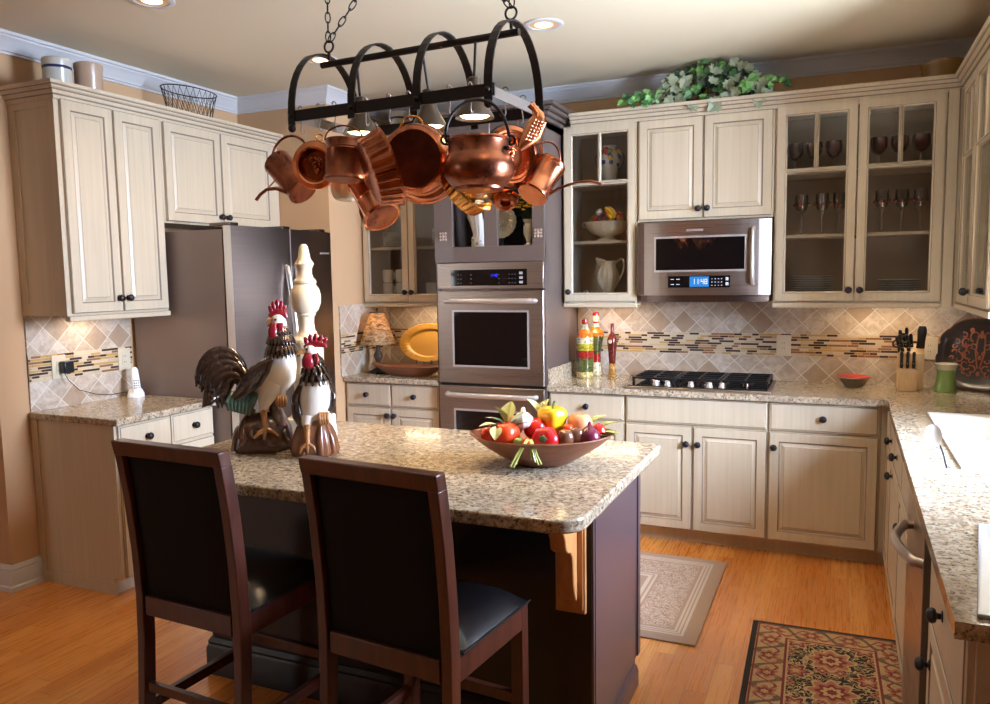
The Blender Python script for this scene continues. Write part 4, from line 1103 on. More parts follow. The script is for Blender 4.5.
veg('tomato', 'orange-red tomato at the left end of the wooden bowl under pale leaves', 'tomato', -.130, -.035, .118, [('fruit', lobed(.052, .045, 5, .03), MV['orange']), ('calyx', calyx(.03, .036), MV['dgreen'])])
veg('persimmon', 'small orange fruit at the far left rim of the bowl', 'fruit', -.188, -.02, .112, [('fruit', lobed(.028, .030, 0, 0), MV['orange'])])
veg('tomato', 'ripe red tomato with its green calyx facing out, front of the bowl', 'tomato', .012, -.078, .102, [('fruit', MB().lathe([(p[0], p[1]) for p in [(1e-4, -.040), (.03, -.036), (.047, -.018), (.05, 0), (.046, .018), (.032, .032), (.012, .034), (1e-4, .030)]], 40, axis((-.25, -.9, .35)), flute=6, famp=.03), MV['red']), ('calyx', MB().lathe([(.015, .034), (.012, .037), (1e-4, .036)], 5, axis((-.25, -.9, .35))), MV['dgreen'])])
veg('tomato', 'red tomato half hidden between the garlic and the front tomato', 'tomato', -.022, .0, .130, [('fruit', lobed(.042, .040, 6, .02), MV['red2'])])
g = MB().lathe([(1e-4, -.028), (.015, -.029), (.03, -.02), (.036, -.004), (.033, .010), (.020, .022), (.009, .030), (.006, .044), (1e-4, .046)], 40, flute=8, famp=.05)
veg('garlic_bulb', 'white garlic bulb on top of the heap of vegetables', 'garlic', -.066, -.012, .163, [('bulb', g, MV['white'])])
yp_ = MB().lathe([(1e-4, -.046), (.02, -.050), (.038, -.036), (.045, -.012), (.050, .012), (.049, .030), (.036, .044), (.016, .040), (1e-4, .034)], 40, flute=4, famp=.07)
yp_2 = MB().tube([(0, 0, .035), (.004, 0, .055), (.010, 0, .066)], .005)
veg('bell_pepper', 'yellow bell pepper on top of the bowl', 'pepper', .038, .02, .158, [('fruit', yp_, MV['yellow']), ('stem', yp_2, MV['green'])])
veg('pomegranate', 'pale orange-pink round fruit at the right of the yellow pepper', 'fruit', .135, .02, .142, [('fruit', lobed(.045, .042, 5, .01), MV['peach'])])
veg('apricot', 'small orange fruit between the pepper and the brown figs', 'fruit', .092, -.02, .130, [('fruit', lobed(.02, .02, 0, 0), MV['orange'])])
veg('fig', 'brown fig nearer the red tomato', 'fig', .082, -.072, .108, [('fruit', lobed(.030, .034, 0, 0), MV['brown'])])
veg('fig', 'brown fig nearer the purple onion', 'fig', .120, -.055, .112, [('fruit', lobed(.030, .036, 0, 0), MV['brown'])])
on = MB().lathe([(1e-4, -.040), (.02, -.036), (.037, -.018), (.040, 0), (.035, .018), (.020, .033), (.008, .042), (.004, .056), (1e-4, .057)], 32)
veg('red_onion', 'large glossy purple onion at the right front of the bowl', 'onion', .165, -.055, .108, [('bulb', on, MV['purple'])])
veg('red_onion', 'smaller pinkish onion at the right rim behind the purple one', 'onion', .200, -.01, .118, [('bulb', MB().lathe([(1e-4, -.03), (.02, -.026), (.029, 0), (.02, .024), (1e-4, .034)], 28), MV['red2'])])
veg('brussels_sprout', 'small green round vegetable at the front left of the bowl', 'vegetable', -.080, -.085, .095, [('head', MB().ball((0, 0, 0), .020), MV['green'])])
veg('cherry_tomato', 'tiny orange tomato beside the green sprout', 'tomato', -.052, -.095, .100, [('fruit', MB().ball((0, 0, 0), .015), MV['orange'])])
veg('onion', 'pale brown onion behind the garlic', 'onion', -.100, .045, .135, [('bulb', lobed(.038, .036, 0, 0), MV['peach'])])
veg('potato', 'brown potato deep in the middle of the bowl', 'potato', .05, .05, .105, [('tuber', MB().ball((0, 0, 0), (.05, .04, .032)), MV['brown'])])
veg('potato', 'brown potato under the left tomato', 'potato', -.12, .03, .075, [('tuber', MB().ball((0, 0, 0), (.05, .04, .028)), MV['brown'])])
lf = MB()
for (b0, d, L, W) in (((-.13, .0, .15), (-.3, -.2, .9), .075, .028), ((-.11, -.03, .155), (.55, -.1, .6), .07, .028), ((-.15, -.05, .15), (-.8, -.3, .2), .07, .02), ((-.155, -.06, .15), (-.1, -.9, -.5), .06, .022), ((-.12, .02, .16), (.1, .2, .9), .065, .03)): leaf(lf, b0, d, L, W)
tag(build('squash_leaves', lf, MV['leaf'], loc=BW, rz=BA, smooth=True), 'pale green leaves spilling over the left tomato in the bowl', 'leaves')
lf = MB()
for (b0, d, L, W) in (((-.13, -.02, .155), (-.9, 0, .45), .07, .012), ((-.13, -.03, .15), (-.9, -.2, .1), .06, .012), ((-.10, -.05, .145), (.9, 0, .5), .055, .014), ((-.13, -.04, .152), (-.7, .1, .6), .05, .012)): leaf(lf, b0, d, L, W)
tag(build('sage_sprig', lf, MV['leafd'], loc=BW, rz=BA, smooth=True), 'dark green sprig sticking out over the left end of the bowl', 'leaves')
lf = MB()
for (b0, d, L, W) in (((.19, .0, .125), (.8, .1, .45), .08, .02), ((.20, -.03, .115), (.7, -.2, .2), .07, .022), ((.17, .03, .14), (.7, .3, .5), .07, .018), ((.19, -.05, .11), (.9, -.1, .1), .06, .018)): leaf(lf, b0, d, L, W)
tag(build('corn_husk', lf, MV['stem'], loc=BW, rz=BA, smooth=True), 'yellow-green husk leaves at the right end of the bowl', 'leaves')
lf = MB()
for (b0, d, L, W) in (((-.01, .05, .17), (-.3, .1, .6), .07, .03), ((.0, .06, .17), (.2, .1, .7), .06, .03)): leaf(lf, b0, d, L, W)
lf.tube([(-.01, .05, .17), (.0, .05, .20), (.008, .04, .215)], .004)
tag(build('squash_leaf', lf, MV['leaf'], loc=BW, rz=BA, smooth=True), 'pale leaf standing behind the garlic and yellow pepper', 'leaves')
st = MB()
for i, (ex, ez) in enumerate(((-.105, .035), (-.095, .030), (-.088, .040), (-.022, .045), (-.012, .035), (-.002, .036), (-.035, .052))):
    st.tube(bez((-.048 + i * .002, -.09, .108), (-.048 + i * .003, -.135, .122), ((-.05 + ex) / 2, -.165, .09), (ex, -.172 + .004 * i, ez), 8), .0032, 6)
tag(build('green_onion_stalks', st, MV['stem'], loc=BW, rz=BA, smooth=True), 'bunch of thin green stalks hanging over the front of the bowl', 'green onions')
# ---------------------------------------------------------------- hanging pot rack
RC = Vector((-2.352, -2.535, 0)); RA = math.radians(-3.2)
pr = thing('pot_rack', 'black iron arched pot rack with lamps hanging on chains over the island', 'pot rack', (RC.x, RC.y, 2.18), RA)
hx_, hy_ = .408, .20
def strap(mb, pts, wdir, w, th, m=0):
    wd = Vector(wdir).normalized(); P = [Vector(p) for p in pts]; vs = []; fs = []
    for i, p in enumerate(P):
        t = (P[min(i + 1, len(P) - 1)] - P[max(i - 1, 0)]).normalized(); n = t.cross(wd).normalized()
        for a, c in ((-1, -1), (1, -1), (1, 1), (-1, 1)): vs.append(p + wd * a * w / 2 + n * c * th / 2)
    for i in range(len(P) - 1):
        for k in range(4): fs.append((i * 4 + k, i * 4 + (k + 1) % 4, i * 4 + 4 + (k + 1) % 4, i * 4 + 4 + k))
    fs += [(0, 1, 2, 3), tuple(len(P) * 4 - 4 + k for k in range(4))]
    return mb.add(vs, fs, m)
def bar(a, b2, w, th, name, mat=None, lab=None):
    a = Vector(a); b2 = Vector(b2)
    return build(name, strap(MB(), [a, b2], (0, 0, 1), w, th), mat or M['iron'], pr, lab)
bar((-hx_ - .02, -hy_, 0), (hx_ + .02, -hy_, 0), .040, .008, 'long_rail')
bar((-hx_ - .02, hy_, 0), (hx_ + .02, hy_, 0), .040, .008, 'long_rail')
bar((-hx_, -hy_ + .004, 0), (-hx_, hy_ - .004, 0), .036, .006, 'end_rail', M['greyiron'], 'grey end rail')  # end rails are grey steel, lighter than the black iron
bar((hx_, -hy_ + .004, 0), (hx_, hy_ - .004, 0), .036, .006, 'end_rail', M['greyiron'], 'grey end rail')
for x in (-.408, -.136, .136, .408):
    pts = [(x, -hy_ - .006, -.035), (x, -hy_ - .006, 0)] + [(x, -(hy_ + .006) * math.cos(PI * i / 20), .264 * math.sin(PI * i / 20) ** .9) for i in range(1, 20)] + [(x, hy_ + .006, 0), (x, hy_ + .006, -.035)]
    build('arch', strap(MB(), pts, (1, 0, 0), .030, .006), M['iron'], pr)
    for s in (-1, 1): build('rivet', MB().ball((x, s * (hy_ + .010), 0), .010, seg=10, rows=6), M['iron'], pr, smooth=True)
for sx in (-1, 1):
    for sy in (-1, 1): build('end_knob', MB().ball((sx * .408, sy * .206, -.044), .015, seg=14, rows=8), M['iron'], pr, smooth=True)
build('top_bar', MB().tube([(-.425, 0, .230), (.425, 0, .230)], .0125, 16), M['iron'], pr, smooth=True)
for x in (-.388, .395):
    build('ring', MB().ring(.021, .0042, axis((0, 1, 0), (x, 0, .296))), M['iron'], pr, smooth=True)
    build('eye_bolt', MB().tube([(x, 0, .245), (x, 0, .276)], .006), M['iron'], pr, smooth=True)
def chain(a, b2):
    a = Vector(a); b2 = Vector(b2); d = b2 - a; L = d.length; d.normalize(); n = round(L / .036); st = L / n; mb = MB()
    s = d.orthogonal().normalized(); u = d.cross(s)
    for i in range(n):
        c = a + d * st * (i + .5); e = s if i % 2 == 0 else u
        pts = [c + d * .022 * math.cos(2 * PI * k / 14) + e * .0095 * math.sin(2 * PI * k / 14) for k in range(14)]
        mb.tube(pts, .0026, 6, closed=True)
    return mb
ct = H - 2.18
for a, b2 in (((-.390, 0, .315), (-.40, .02, ct - .004)), ((-.386, 0, .315), (-.11, .05, ct - .004)), ((.397, 0, .315), (.41, .02, ct - .004)), ((.393, 0, .315), (.11, .05, ct - .004))):
    build('chain', chain(a, b2), M['iron'], pr, smooth=True)
    build('ceiling_hook', MB().lathe([(.02, 0), (.02, -.004), (.006, -.008), (.004, -.02), (0, -.02)], 16, Matrix.Translation((b2[0], b2[1], ct))), M['iron'], pr, smooth=True)
M['shade'] = plain('lamp_bell_metal', lin(96, 84, 74), .35, metal=.7)
M['lampbulb'] = emit('rack_bulb', lin(255, 226, 176), 13)
for (lx, ly) in ((-.262, .02), (.028, .05), (.258, -.02)):
    d = build('lamp_shade', MB().lathe([(.018, .095), (.024, .09), (.028, .05), (.034, .02), (.052, -.01), (.066, -.035), (.070, -.045), (.066, -.043), (.048, -.008), (.030, .022), (.022, .055), (.0, .06)], 28, Matrix.Translation((lx, ly, 0))), M['shade'], pr, smooth=True)
    build('bulb', MB().lathe([(0, -.040), (.045, -.040), (.056, -.032), (.030, .0), (.0, .02)], 24, Matrix.Translation((lx, ly, 0))), M['lampbulb'], d, 'glowing bulb face', smooth=True)
    build('stem', MB().tube([(lx, ly, .09), (lx, ly * .2, .232)], .005), M['iron'], d)
    wp = RC + Matrix.Rotation(RA, 3, 'Z') @ Vector((lx, ly, 0))
    light('rack_lamp', 'SPOT', (wp.x, wp.y, 2.18 - .052), 26, (1, .72, .42), .04, (0, 0, -1), spot=2.35, blend=.8)

# ---------------------------------------------------------------- cookware hanging from the rack
NV = Vector((.507, -.862, 0)); RV = Vector((.862, .507, 0)); ZV = Vector((0, 0, 1))
def V(a, b2, c=0): return RV * a + ZV * b2 + NV * c
def Q(dx, dy, dn=0): return V(dx / 290, -dy / 290, dn)
def pot(name, label, cat, at): return thing(name, label, cat, at, group='copper cookware on the rack')
def hook(x, y, z=0, h=.075, rz=0):
    p = RC + Matrix.Rotation(RA, 3, 'Z') @ Vector((x, y, 0))
    pts = arc((0, 0, .012), .012, PI, 0, 8, (0, 1, 0), (0, 0, 1)) + [Vector((0, .012, .0)), Vector((0, .006, -.02)), Vector((0, 0, -h + .02))] + arc((0, .010, -h + .014), .010, PI, 2 * PI, 8, (0, 1, 0), (0, 0, 1))
    o = build('pot_hook', MB().tube(pts, .0026, 6), M['greyiron'], smooth=True, loc=(p.x, p.y, 2.20 + z), rz=RA + rz)
    tag(o, 'thin steel hook hanging over a rail of the pot rack', 'hook', 'steel pot hooks on the rack')
for x in (-.37, -.285, -.215, -.08, .02, .10, .26, .34): hook(x, -.20, -.012)
for x in (-.32, -.1, .2, .32): hook(x, .20, -.012)
for y in (-.08, .06): 
    p = RC + Matrix.Rotation(RA, 3, 'Z') @ Vector((.408, y, 0))
    hook(.408, y, -.012, .075, PI / 2)

# 1 watering can (left)
t = pot('watering_can', 'copper watering can with hoop handle and spout at the left end of the rack', 'watering can', (-2.800, -2.70, 1.965))
A = axis(V(.60, -.66, .45))
build('body', MB().lathe([(.050, -.088), (.054, -.09), (.056, -.084), (.054, -.07), (.057, -.02), (.058, .03), (.060, .075), (.062, .083), (.058, .086), (0, .084)], 36, A), M['copper_d'], t, smooth=True)
build('hoop_handle', MB().tube(soft([Q(-17, 4), Q(-20, -12), Q(-18, -26), Q(-11, -38), Q(0, -44), Q(11, -42), Q(19, -33), Q(22, -22)]), .0048, 10), M['copper_d'], t, smooth=True)
build('spout', MB().loft([Q(6, 22, .04), Q(-3, 18, .045), Q(-14, 14, .045), Q(-24, 15, .04), Q(-31, 20, .035), Q(-36, 26, .03)], [.011, .0085, .007, .0065, .006, .0065], 12), M['copper_d'], t, smooth=True)
build('brace', MB().tube([Q(-23, 14, .04), Q(-14, 4, .03)], .003), M['copper_d'], t)
# 2 grape mould
def grapes(mb, r, M_, n=26, z=.004, s=.006, taper=True, seed=1):
    rn = random.Random(seed)
    for i in range(n):
        f_ = i / n; y = r * (.55 - 1.15 * f_); w = r * (.42 * (1 - f_) + .05)
        mb.ball((rn.uniform(-w, w), y, z), s * rn.uniform(.8, 1.2), 0, M_, seg=8, rows=6)
    for k in range(8):
        a = k * .8; mb.ball((r * .45 * math.cos(a) - r * .1, r * .42 + r * .15 * math.sin(a), z), (s * 1.4, s * .8, s * .5), 0, M_, seg=8, rows=5)
t = pot('cake_mould', 'round copper mould embossed with a grape cluster beside the watering can', 'mould', (-2.645, -2.760, 1.988))
A = axis(V(-.28, -.12, .95), x=RV)
build('pan', MB().lathe([(0, -.022), (.048, -.022), (.054, -.016), (.060, .006), (.066, .010), (.084, .002), (.087, -.004), (.084, -.008), (.064, .003), (.056, -.020), (.048, -.028), (0, -.028)], 40, A, m=[1, 1, 1, 0, 0, 0, 0, 0, 0, 0, 0]), [M['copper_l'], M['copper']], t, smooth=True)
g = MB(); grapes(g, .048, A @ Matrix.Translation((0, 0, -.022))); build('relief', g, M['copper'], t, smooth=True)
build('hanging_ring', MB().ring(.012, .0028, axis(V(.3, 0, 1), V(.02, .098, 0)), 18, 6), M['brass'], t, smooth=True)
# 3 saucepan
t = pot('copper_pot', 'plain round copper pot with two ridges under the leftmost lamp', 'pot', (-2.495, -2.790, 1.990))
A = axis(V(-.05, -1, .06))
build('body', MB().lathe([(.062, -.068), (.066, -.07), (.067, -.064), (.066, -.045), (.0675, -.042), (.066, -.038), (.0675, -.034), (.066, -.03), (.066, .05), (.070, .058), (.073, .064), (.068, .069), (0, .069)], 40, A), M['copper_d'], t, smooth=True)
build('bail_handle', MB().tube([V(.066 * math.cos(a), .070 + .05 * math.sin(a)) for a in [PI * i / 12 for i in range(13)]], .0032, 8), M['copper_d'], t, smooth=True)
# white mould
t = pot('ceramic_mould', 'small whitish fluted ceramic mould peeking out below the ridged copper pot', 'mould', (-2.60, -2.640, 1.905))
build('body', MB().lathe([(0, -.034), (.030, -.034), (.042, -.024), (.052, .0), (.056, .03), (.050, .034), (0, .03)], 48, axis(V(.1, 1, -.1)), flute=9, famp=.06), M['cream_c'], t, smooth=True)
t = pot('copper_ladle', 'small dark copper dish low behind the white mould', 'dish', (-2.62, -2.55, 1.905))
build('bowl', MB().lathe([(0, -.02), (.03, -.016), (.05, .0), (.055, .012), (.05, .01), (0, -.01)], 28, axis(V(.4, .8, .3))), M['copper_d'], t, smooth=True)
# 4 tilted saucepan
t = pot('copper_saucepan', 'tilted copper saucepan showing its round base, lowest under the fluted pan', 'saucepan', (-2.440, -2.700, 1.856))
A = axis(V(.38, -.76, .52)) @ Matrix.Scale(1.1, 4)
build('body', MB().lathe([(.050, -.088), (.055, -.09), (.056, -.084), (.052, -.07), (.052, -.01), (.0535, -.006), (.052, -.002), (.054, .06), (.062, .066), (.064, .072), (.058, .076), (.054, .074), (0, .070)], 36, A, m=[0] * 11 + [1]), [M['copper_l'], M['copper_d']], t, smooth=True)
build('side_handle', MB().loft([Q(-8, -28), Q(-13, -10), Q(-13, 12), Q(-6, 30)], [(.004, .012)] * 4, 10), M['copper_d'], t, smooth=True)
# 5 fluted tart pan, edge on
t = pot('tart_pan', 'fluted copper tart pan hanging edge-on left of the big round pan', 'tart pan', (-2.282, -2.875, 1.940))
A = axis(V(.94, .33, -.16)) @ Matrix.Scale(1.03, 4)
build('pan', MB().lathe([(0, -.055, 'nf'), (.098, -.055, 'nf'), (.104, -.052), (.120, .008), (.128, .012, 'nf'), (.130, .018, 'nf'), (.120, .018), (.100, -.046), (0, -.048, 'nf')], 216, A, flute=24, famp=.028), M['copper'], t, smooth=True, angle=70)
# 6 big round pan
t = pot('round_pan', 'large round copper pan with dark flat base facing out, middle of the rack', 'pan', (-2.240, -2.745, 1.982))
A = axis(V(-.30, -.08, .94)) @ Matrix.Scale(1.08, 4)
build('pan', MB().lathe([(0, .028), (.088, .028), (.090, .030), (.098, .026), (.108, .012), (.110, .0), (.109, -.03), (.114, -.034), (.114, -.04), (.106, -.04), (.1, -.034), (0, -.0)], 56, A, m=[1, 0, 0, 0, 0, 0, 0, 0, 0, 0, 0]), [M['copper'], M['base_d']], t, smooth=True)
build('hanging_loop', MB().tube(soft([Q(-14, -30), Q(-10, -40), Q(-2, -42), Q(6, -40), Q(9, -30)]), .0042, 8), M['brass'], t, smooth=True)
t = pot('gratin_dish', 'copper gratin dish hanging just behind the big round pan', 'dish', (-2.255, -2.640, 1.930))
build('dish', MB().lathe([(0, .02), (.08, .02), (.092, .01), (.105, -.02), (.112, -.024), (.104, -.022), (0, -.0)], 48, axis(V(.05, -.25, .95)) @ Matrix.Diagonal((1.02, .85, 1, 1))), M['copper'], t, smooth=True)
# 7 brass fluted mould
t = pot('brass_mould', 'golden fluted ring mould tilted below the cauldron', 'mould', (-2.055, -2.710, 1.885))
A = axis(V(.62, .50, .42))
build('pan', MB().lathe([(.04, -.05, 'nf'), (.080, -.052, 'nf'), (.088, -.047), (.100, -.002), (.106, .0, 'nf'), (.104, .005, 'nf'), (.096, .002), (.082, -.042), (.05, -.035, 'nf'), (.04, .0, 'nf')], 216, A, flute=26, famp=.022), M['brass'], t, smooth=True, angle=70)
t = pot('glass_bowl', 'clear glass bowl hanging inside the golden mould', 'glass bowl', (-2.035, -2.690, 1.868))
build('bowl', MB().lathe([(0, -.045), (.03, -.042), (.06, -.02), (.075, .015), (.078, .02), (.072, .016), (.056, -.018), (.028, -.038), (0, -.041)], 36, axis(V(.1, 1, .1))), M['clear'], t, smooth=True)
# 8 cauldron
t = pot('copper_cauldron', 'pot-bellied copper cauldron with a black iron bail handle', 'cauldron', (-1.968, -2.820, 1.930))
cp8 = [(.095, .092), (.106, .094), (.108, .088), (.103, .083), (.102, .045), (.106, .038), (.118, .018), (.123, -.006), (.118, -.032), (.102, -.056), (.084, -.070), (.084, -.078), (.080, -.082), (.0, -.082)]
build('body', MB().lathe(cp8[::-1] + [(.094, .085), (.09, .03), (.10, -.02), (0, -.06)], 48, Matrix.Scale(.93, 4)), M['copper_d'], t, smooth=True)
build('bail_handle', MB().tube(soft([Q(-29, -22, .0), Q(-30, -34), Q(-24, -48), Q(-12, -58), Q(2, -61), Q(16, -56), Q(25, -44), Q(29, -28), Q(29, -20)]), .0052, 10), M['iron'], t, smooth=True)
for s in (-1, 1): build('ear', MB().ring(.014, .0045, axis(NV, Q(s * 30, -24)), 16, 6).ball(Q(s * 24, -14, .06 if s > 0 else .02), (.012, .008, .008)), M['iron'], t, smooth=True)
# 9 round mould right
t = pot('cake_mould', 'round copper mould with dark rolled rim behind the cauldron', 'mould', (-1.905, -2.700, 1.972))
A = axis(V(.30, -.05, .95), x=RV)
build('pan', MB().lathe([(0, -.02), (.050, -.02), (.058, -.012), (.066, .004), (.074, .008), (.078, .004), (.086, .008), (.098, .004), (.104, -.004), (.098, -.012), (.06, -.02), (0, -.03)], 48, A), M['copper'], t, smooth=True)
build('rim', MB().ring(.102, .004, A @ Matrix.Translation((0, 0, -.002)), 48, 8), M['iron'], t, smooth=True)
g = MB(); grapes(g, .055, A @ Matrix.Translation((0, 0, -.02)), seed=4); build('relief', g, M['copper_l'], t, smooth=True)
# 10 fish mould
t = pot('fish_mould', 'bright copper fish-shaped mould at the right end of the rack', 'mould', (-1.810, -2.735, 2.045))
build('fish', MB().loft([Q(-14, 18), Q(-9, 12), Q(-2, 4), Q(3, -6), Q(4, -14), Q(0, -19), Q(-3, -23)], [(.010, .012), (.020, .014), (.032, .018), (.030, .018), (.018, .014), (.011, .009), (.014, .004)], 16, up=RV), M['copper_l'], t, smooth=True)
sc_ = MB()
for i in range(26):
    f_ = (i % 7) / 7; sc_.ball(Q(4 - 10 * f_ + (i // 7) * 3.0 - 4, -8 + 20 * f_ + (i // 7), .016), .0045, seg=8, rows=5)
build('scales', sc_, M['copper_l'], t, smooth=True)
# 11 tin-rimmed can with long spout
t = pot('copper_measure', 'tilted copper jug with a hoop handle and long thin spout at the far right', 'jug', (-1.825, -2.640, 1.895))
A = axis(V(-.52, -.72, .38))
build('body', MB().lathe([(.046, -.075), (.052, -.077), (.053, -.07), (.050, -.062), (.0515, -.058), (.050, -.054), (.050, .045), (.053, .05), (.053, .064), (.048, .068), (0, .066)], 36, A), M['copper'], t, smooth=True)
build('hoop_handle', MB().tube(soft([Q(-4, -34, .0), Q(8, -38), Q(17, -32), Q(20, -20), Q(16, -8)]), .0032, 8), M['copper_d'], t, smooth=True)
build('spout', MB().loft([Q(6, 14, .02), Q(16, 8, .03), Q(32, 3, .04), Q(46, 2, .045), Q(56, 5, .05)], [.006, .005, .0045, .0045, .005], 10), M['copper_d'], t, smooth=True)
# 12 small moulds
t = pot('ring_mould', 'small copper ring mould hanging low right of the cauldron', 'mould', (-1.945, -2.660, 1.838))
build('ring', MB().lathe([(.016, .0), (.018, .014), (.028, .020), (.040, .014), (.046, -.002), (.044, -.006), (.02, -.006)], 36, axis(V(-.1, -.75, .65)), flute=8, famp=.03), M['copper'], t, smooth=True)
t = pot('round_pan', 'copper pan mostly hidden behind the cauldron handle', 'pan', (-1.960, -2.52, 2.015))
build('pan', MB().lathe([(0, .02), (.07, .02), (.08, .01), (.088, -.02), (.094, -.022), (.09, -.026), (0, -.02)], 40, axis(V(-.2, .1, .9))), M['copper'], t, smooth=True)
# ---------------------------------------------------------------- rugs
def rug_common(name, hx, hy):
    t = NT(name); sp = t.n('ShaderNodeSeparateXYZ'); t.l(t.coord(), sp.inputs[0])
    x, y = sp.outputs[0], sp.outputs[1]
    ax = t.math('SUBTRACT', hx, t.math('ABSOLUTE', x)); ay = t.math('SUBTRACT', hy, t.math('ABSOLUTE', y))
    return t, x, y, t.math('MINIMUM', ax, ay), ax, ay
def rug_beige(hx, hy):
    t, x, y, d, ax, ay = rug_common('beige_rug', hx, hy)
    base, pale = lin(168, 142, 124), lin(204, 190, 178)
    v = t.coord()
    n = t.vor(v, 34, 'SMOOTH_F1'); n2 = t.noise(v, 42, 2, .5, 1.6)
    vine = t.math('LESS_THAN', t.math('ABSOLUTE', t.math('SUBTRACT', n2, .5)), .045)
    inb = t.math('MULTIPLY', t.math('GREATER_THAN', d, .125), t.math('LESS_THAN', d, .30))
    c = t.mix(t.math('MULTIPLY', inb, .75), base, pale)
    c = t.mix(t.math('MULTIPLY', inb, vine), c, lin(150, 118, 100))
    for a, b in ((.070, .006), (.088, .005), (.105, .005), (.318, .006), (.345, .010)):
        s = t.math('LESS_THAN', t.math('ABSOLUTE', t.math('SUBTRACT', d, a)), b)
        c = t.mix(s, c, pale)
    w = t.noise(v, 300, 2)
    c = t.mix(t.math('MULTIPLY', w, .3), c, lin(120, 98, 84))
    t.set(color=c, rough=.95); t.bump(w, .3, .003); return t.mat
def rug_persian(hx, hy):
    t, x, y, d, ax, ay = rug_common('black_red_rug', hx, hy)
    black, tan, red, green, rose = lin(30, 24, 22), lin(186, 156, 112), lin(120, 40, 40), lin(92, 84, 66), lin(164, 104, 78)
    axx = t.math('ABSOLUTE', x)
    # border: S-shaped vines with flowers, along each side
    def flower(px, py, cell, ph, pet, r0):
        u = t.math('SUBTRACT', t.math('FRACT', t.math('ADD', t.math('DIVIDE', px, cell), ph)), .5)
        w = t.math('SUBTRACT', t.math('FRACT', t.math('ADD', t.math('DIVIDE', py, cell), ph)), .5)
        r = t.math('SQRT', t.math('ADD', t.math('MULTIPLY', u, u), t.math('MULTIPLY', w, w)))
        th = t.math('ARCTAN2', w, u)
        return t.math('DIVIDE', r, t.math('ADD', r0, t.math('MULTIPLY', .055, t.math('COSINE', t.math('MULTIPLY', th, pet)))))
    def shade(c, f, stops):
        for lim, col in stops: c = t.mix(t.math('LESS_THAN', f, lim), c, col)
        return c
    c = black
    f1 = flower(axx, y, .26, .5, 8, .33); f2 = flower(axx, y, .26, 0, 6, .20); f3 = flower(axx, y, .13, .25, 4, .20)
    nz = t.noise(t.coord(), 24, 1.5, .5, 1.8)
    curl = t.math('LESS_THAN', t.math('ABSOLUTE', t.math('SUBTRACT', nz, .5)), .040)
    first = t.mix(curl, black, tan)
    c = shade(first, f3, [(1, rose), (.6, red), (.3, tan)])
    c = shade(c, f2, [(1, tan), (.82, red), (.55, rose), (.28, tan)])
    c = shade(c, f1, [(1, tan), (.86, rose), (.62, red), (.42, tan), (.22, red)])
    bd = t.math('LESS_THAN', d, .145)
    # vine coordinate: along = y on the long sides, x on the ends
    side = t.math('LESS_THAN', ax, ay)
    al = t.math('ADD', t.math('MULTIPLY', side, y), t.math('MULTIPLY', t.math('SUBTRACT', 1, side), x))
    wv = t.math('MULTIPLY', .048, t.math('SINE', t.math('MULTIPLY', al, 42)))
    off = t.math('ABSOLUTE', t.math('SUBTRACT', t.math('SUBTRACT', d, .085), wv))
    b = t.mix(t.math('LESS_THAN', off, .016), tan, green)
    wv2 = t.math('MULTIPLY', .036, t.math('SINE', t.math('ADD', t.math('MULTIPLY', al, 42), 2.6)))
    off2 = t.math('ABSOLUTE', t.math('SUBTRACT', t.math('SUBTRACT', d, .085), wv2))
    b = t.mix(t.math('LESS_THAN', off2, .006), b, red)
    fb = flower(al, t.math('SUBTRACT', d, .085 - .075), .1496, .0, 6, .26)
    b = shade(b, fb, [(1, rose), (.7, red), (.35, tan)])
    b = t.mix(t.math('MULTIPLY', curl, .5), b, rose)
    c = t.mix(bd, c, b)
    c = t.mix(t.math('LESS_THAN', t.math('ABSOLUTE', t.math('SUBTRACT', d, .147)), .005), c, red)
    c = t.mix(t.math('LESS_THAN', t.math('ABSOLUTE', t.math('SUBTRACT', d, .155)), .003), c, tan)
    c = t.mix(t.math('LESS_THAN', d, .024), c, black)
    c = t.mix(t.math('LESS_THAN', t.math('ABSOLUTE', t.math('SUBTRACT', d, .030)), .004), c, red)
    w = t.noise(t.coord(), 300, 2)
    c = t.mix(t.math('MULTIPLY', w, .25), c, lin(60, 44, 36))
    t.set(color=c, rough=.95); t.bump(w, .3, .003); return t.mat
def rug(name, label, x0, x1, y0, y1, mf, rz=0):
    hx, hy = (x1 - x0) / 2, (y1 - y0) / 2
    o = build(name, MB().box(-hx, hx, -hy, hy, .001, .009), mf(hx, hy), loc=((x0 + x1) / 2, (y0 + y1) / 2, 0), rz=rz, bevel=.003)
    tag(o, label, 'rug')
rug('kitchen_rug', 'beige rug with a pale scroll border on the floor by the cooktop cabinet', -2.75, -1.430, -1.875, -.830, rug_beige)
rug('patterned_rug', 'black and tan floral rug with a dark edge beside the right cabinets', -1.215, -.575, -2.62, -1.515, rug_persian, math.radians(1.5))

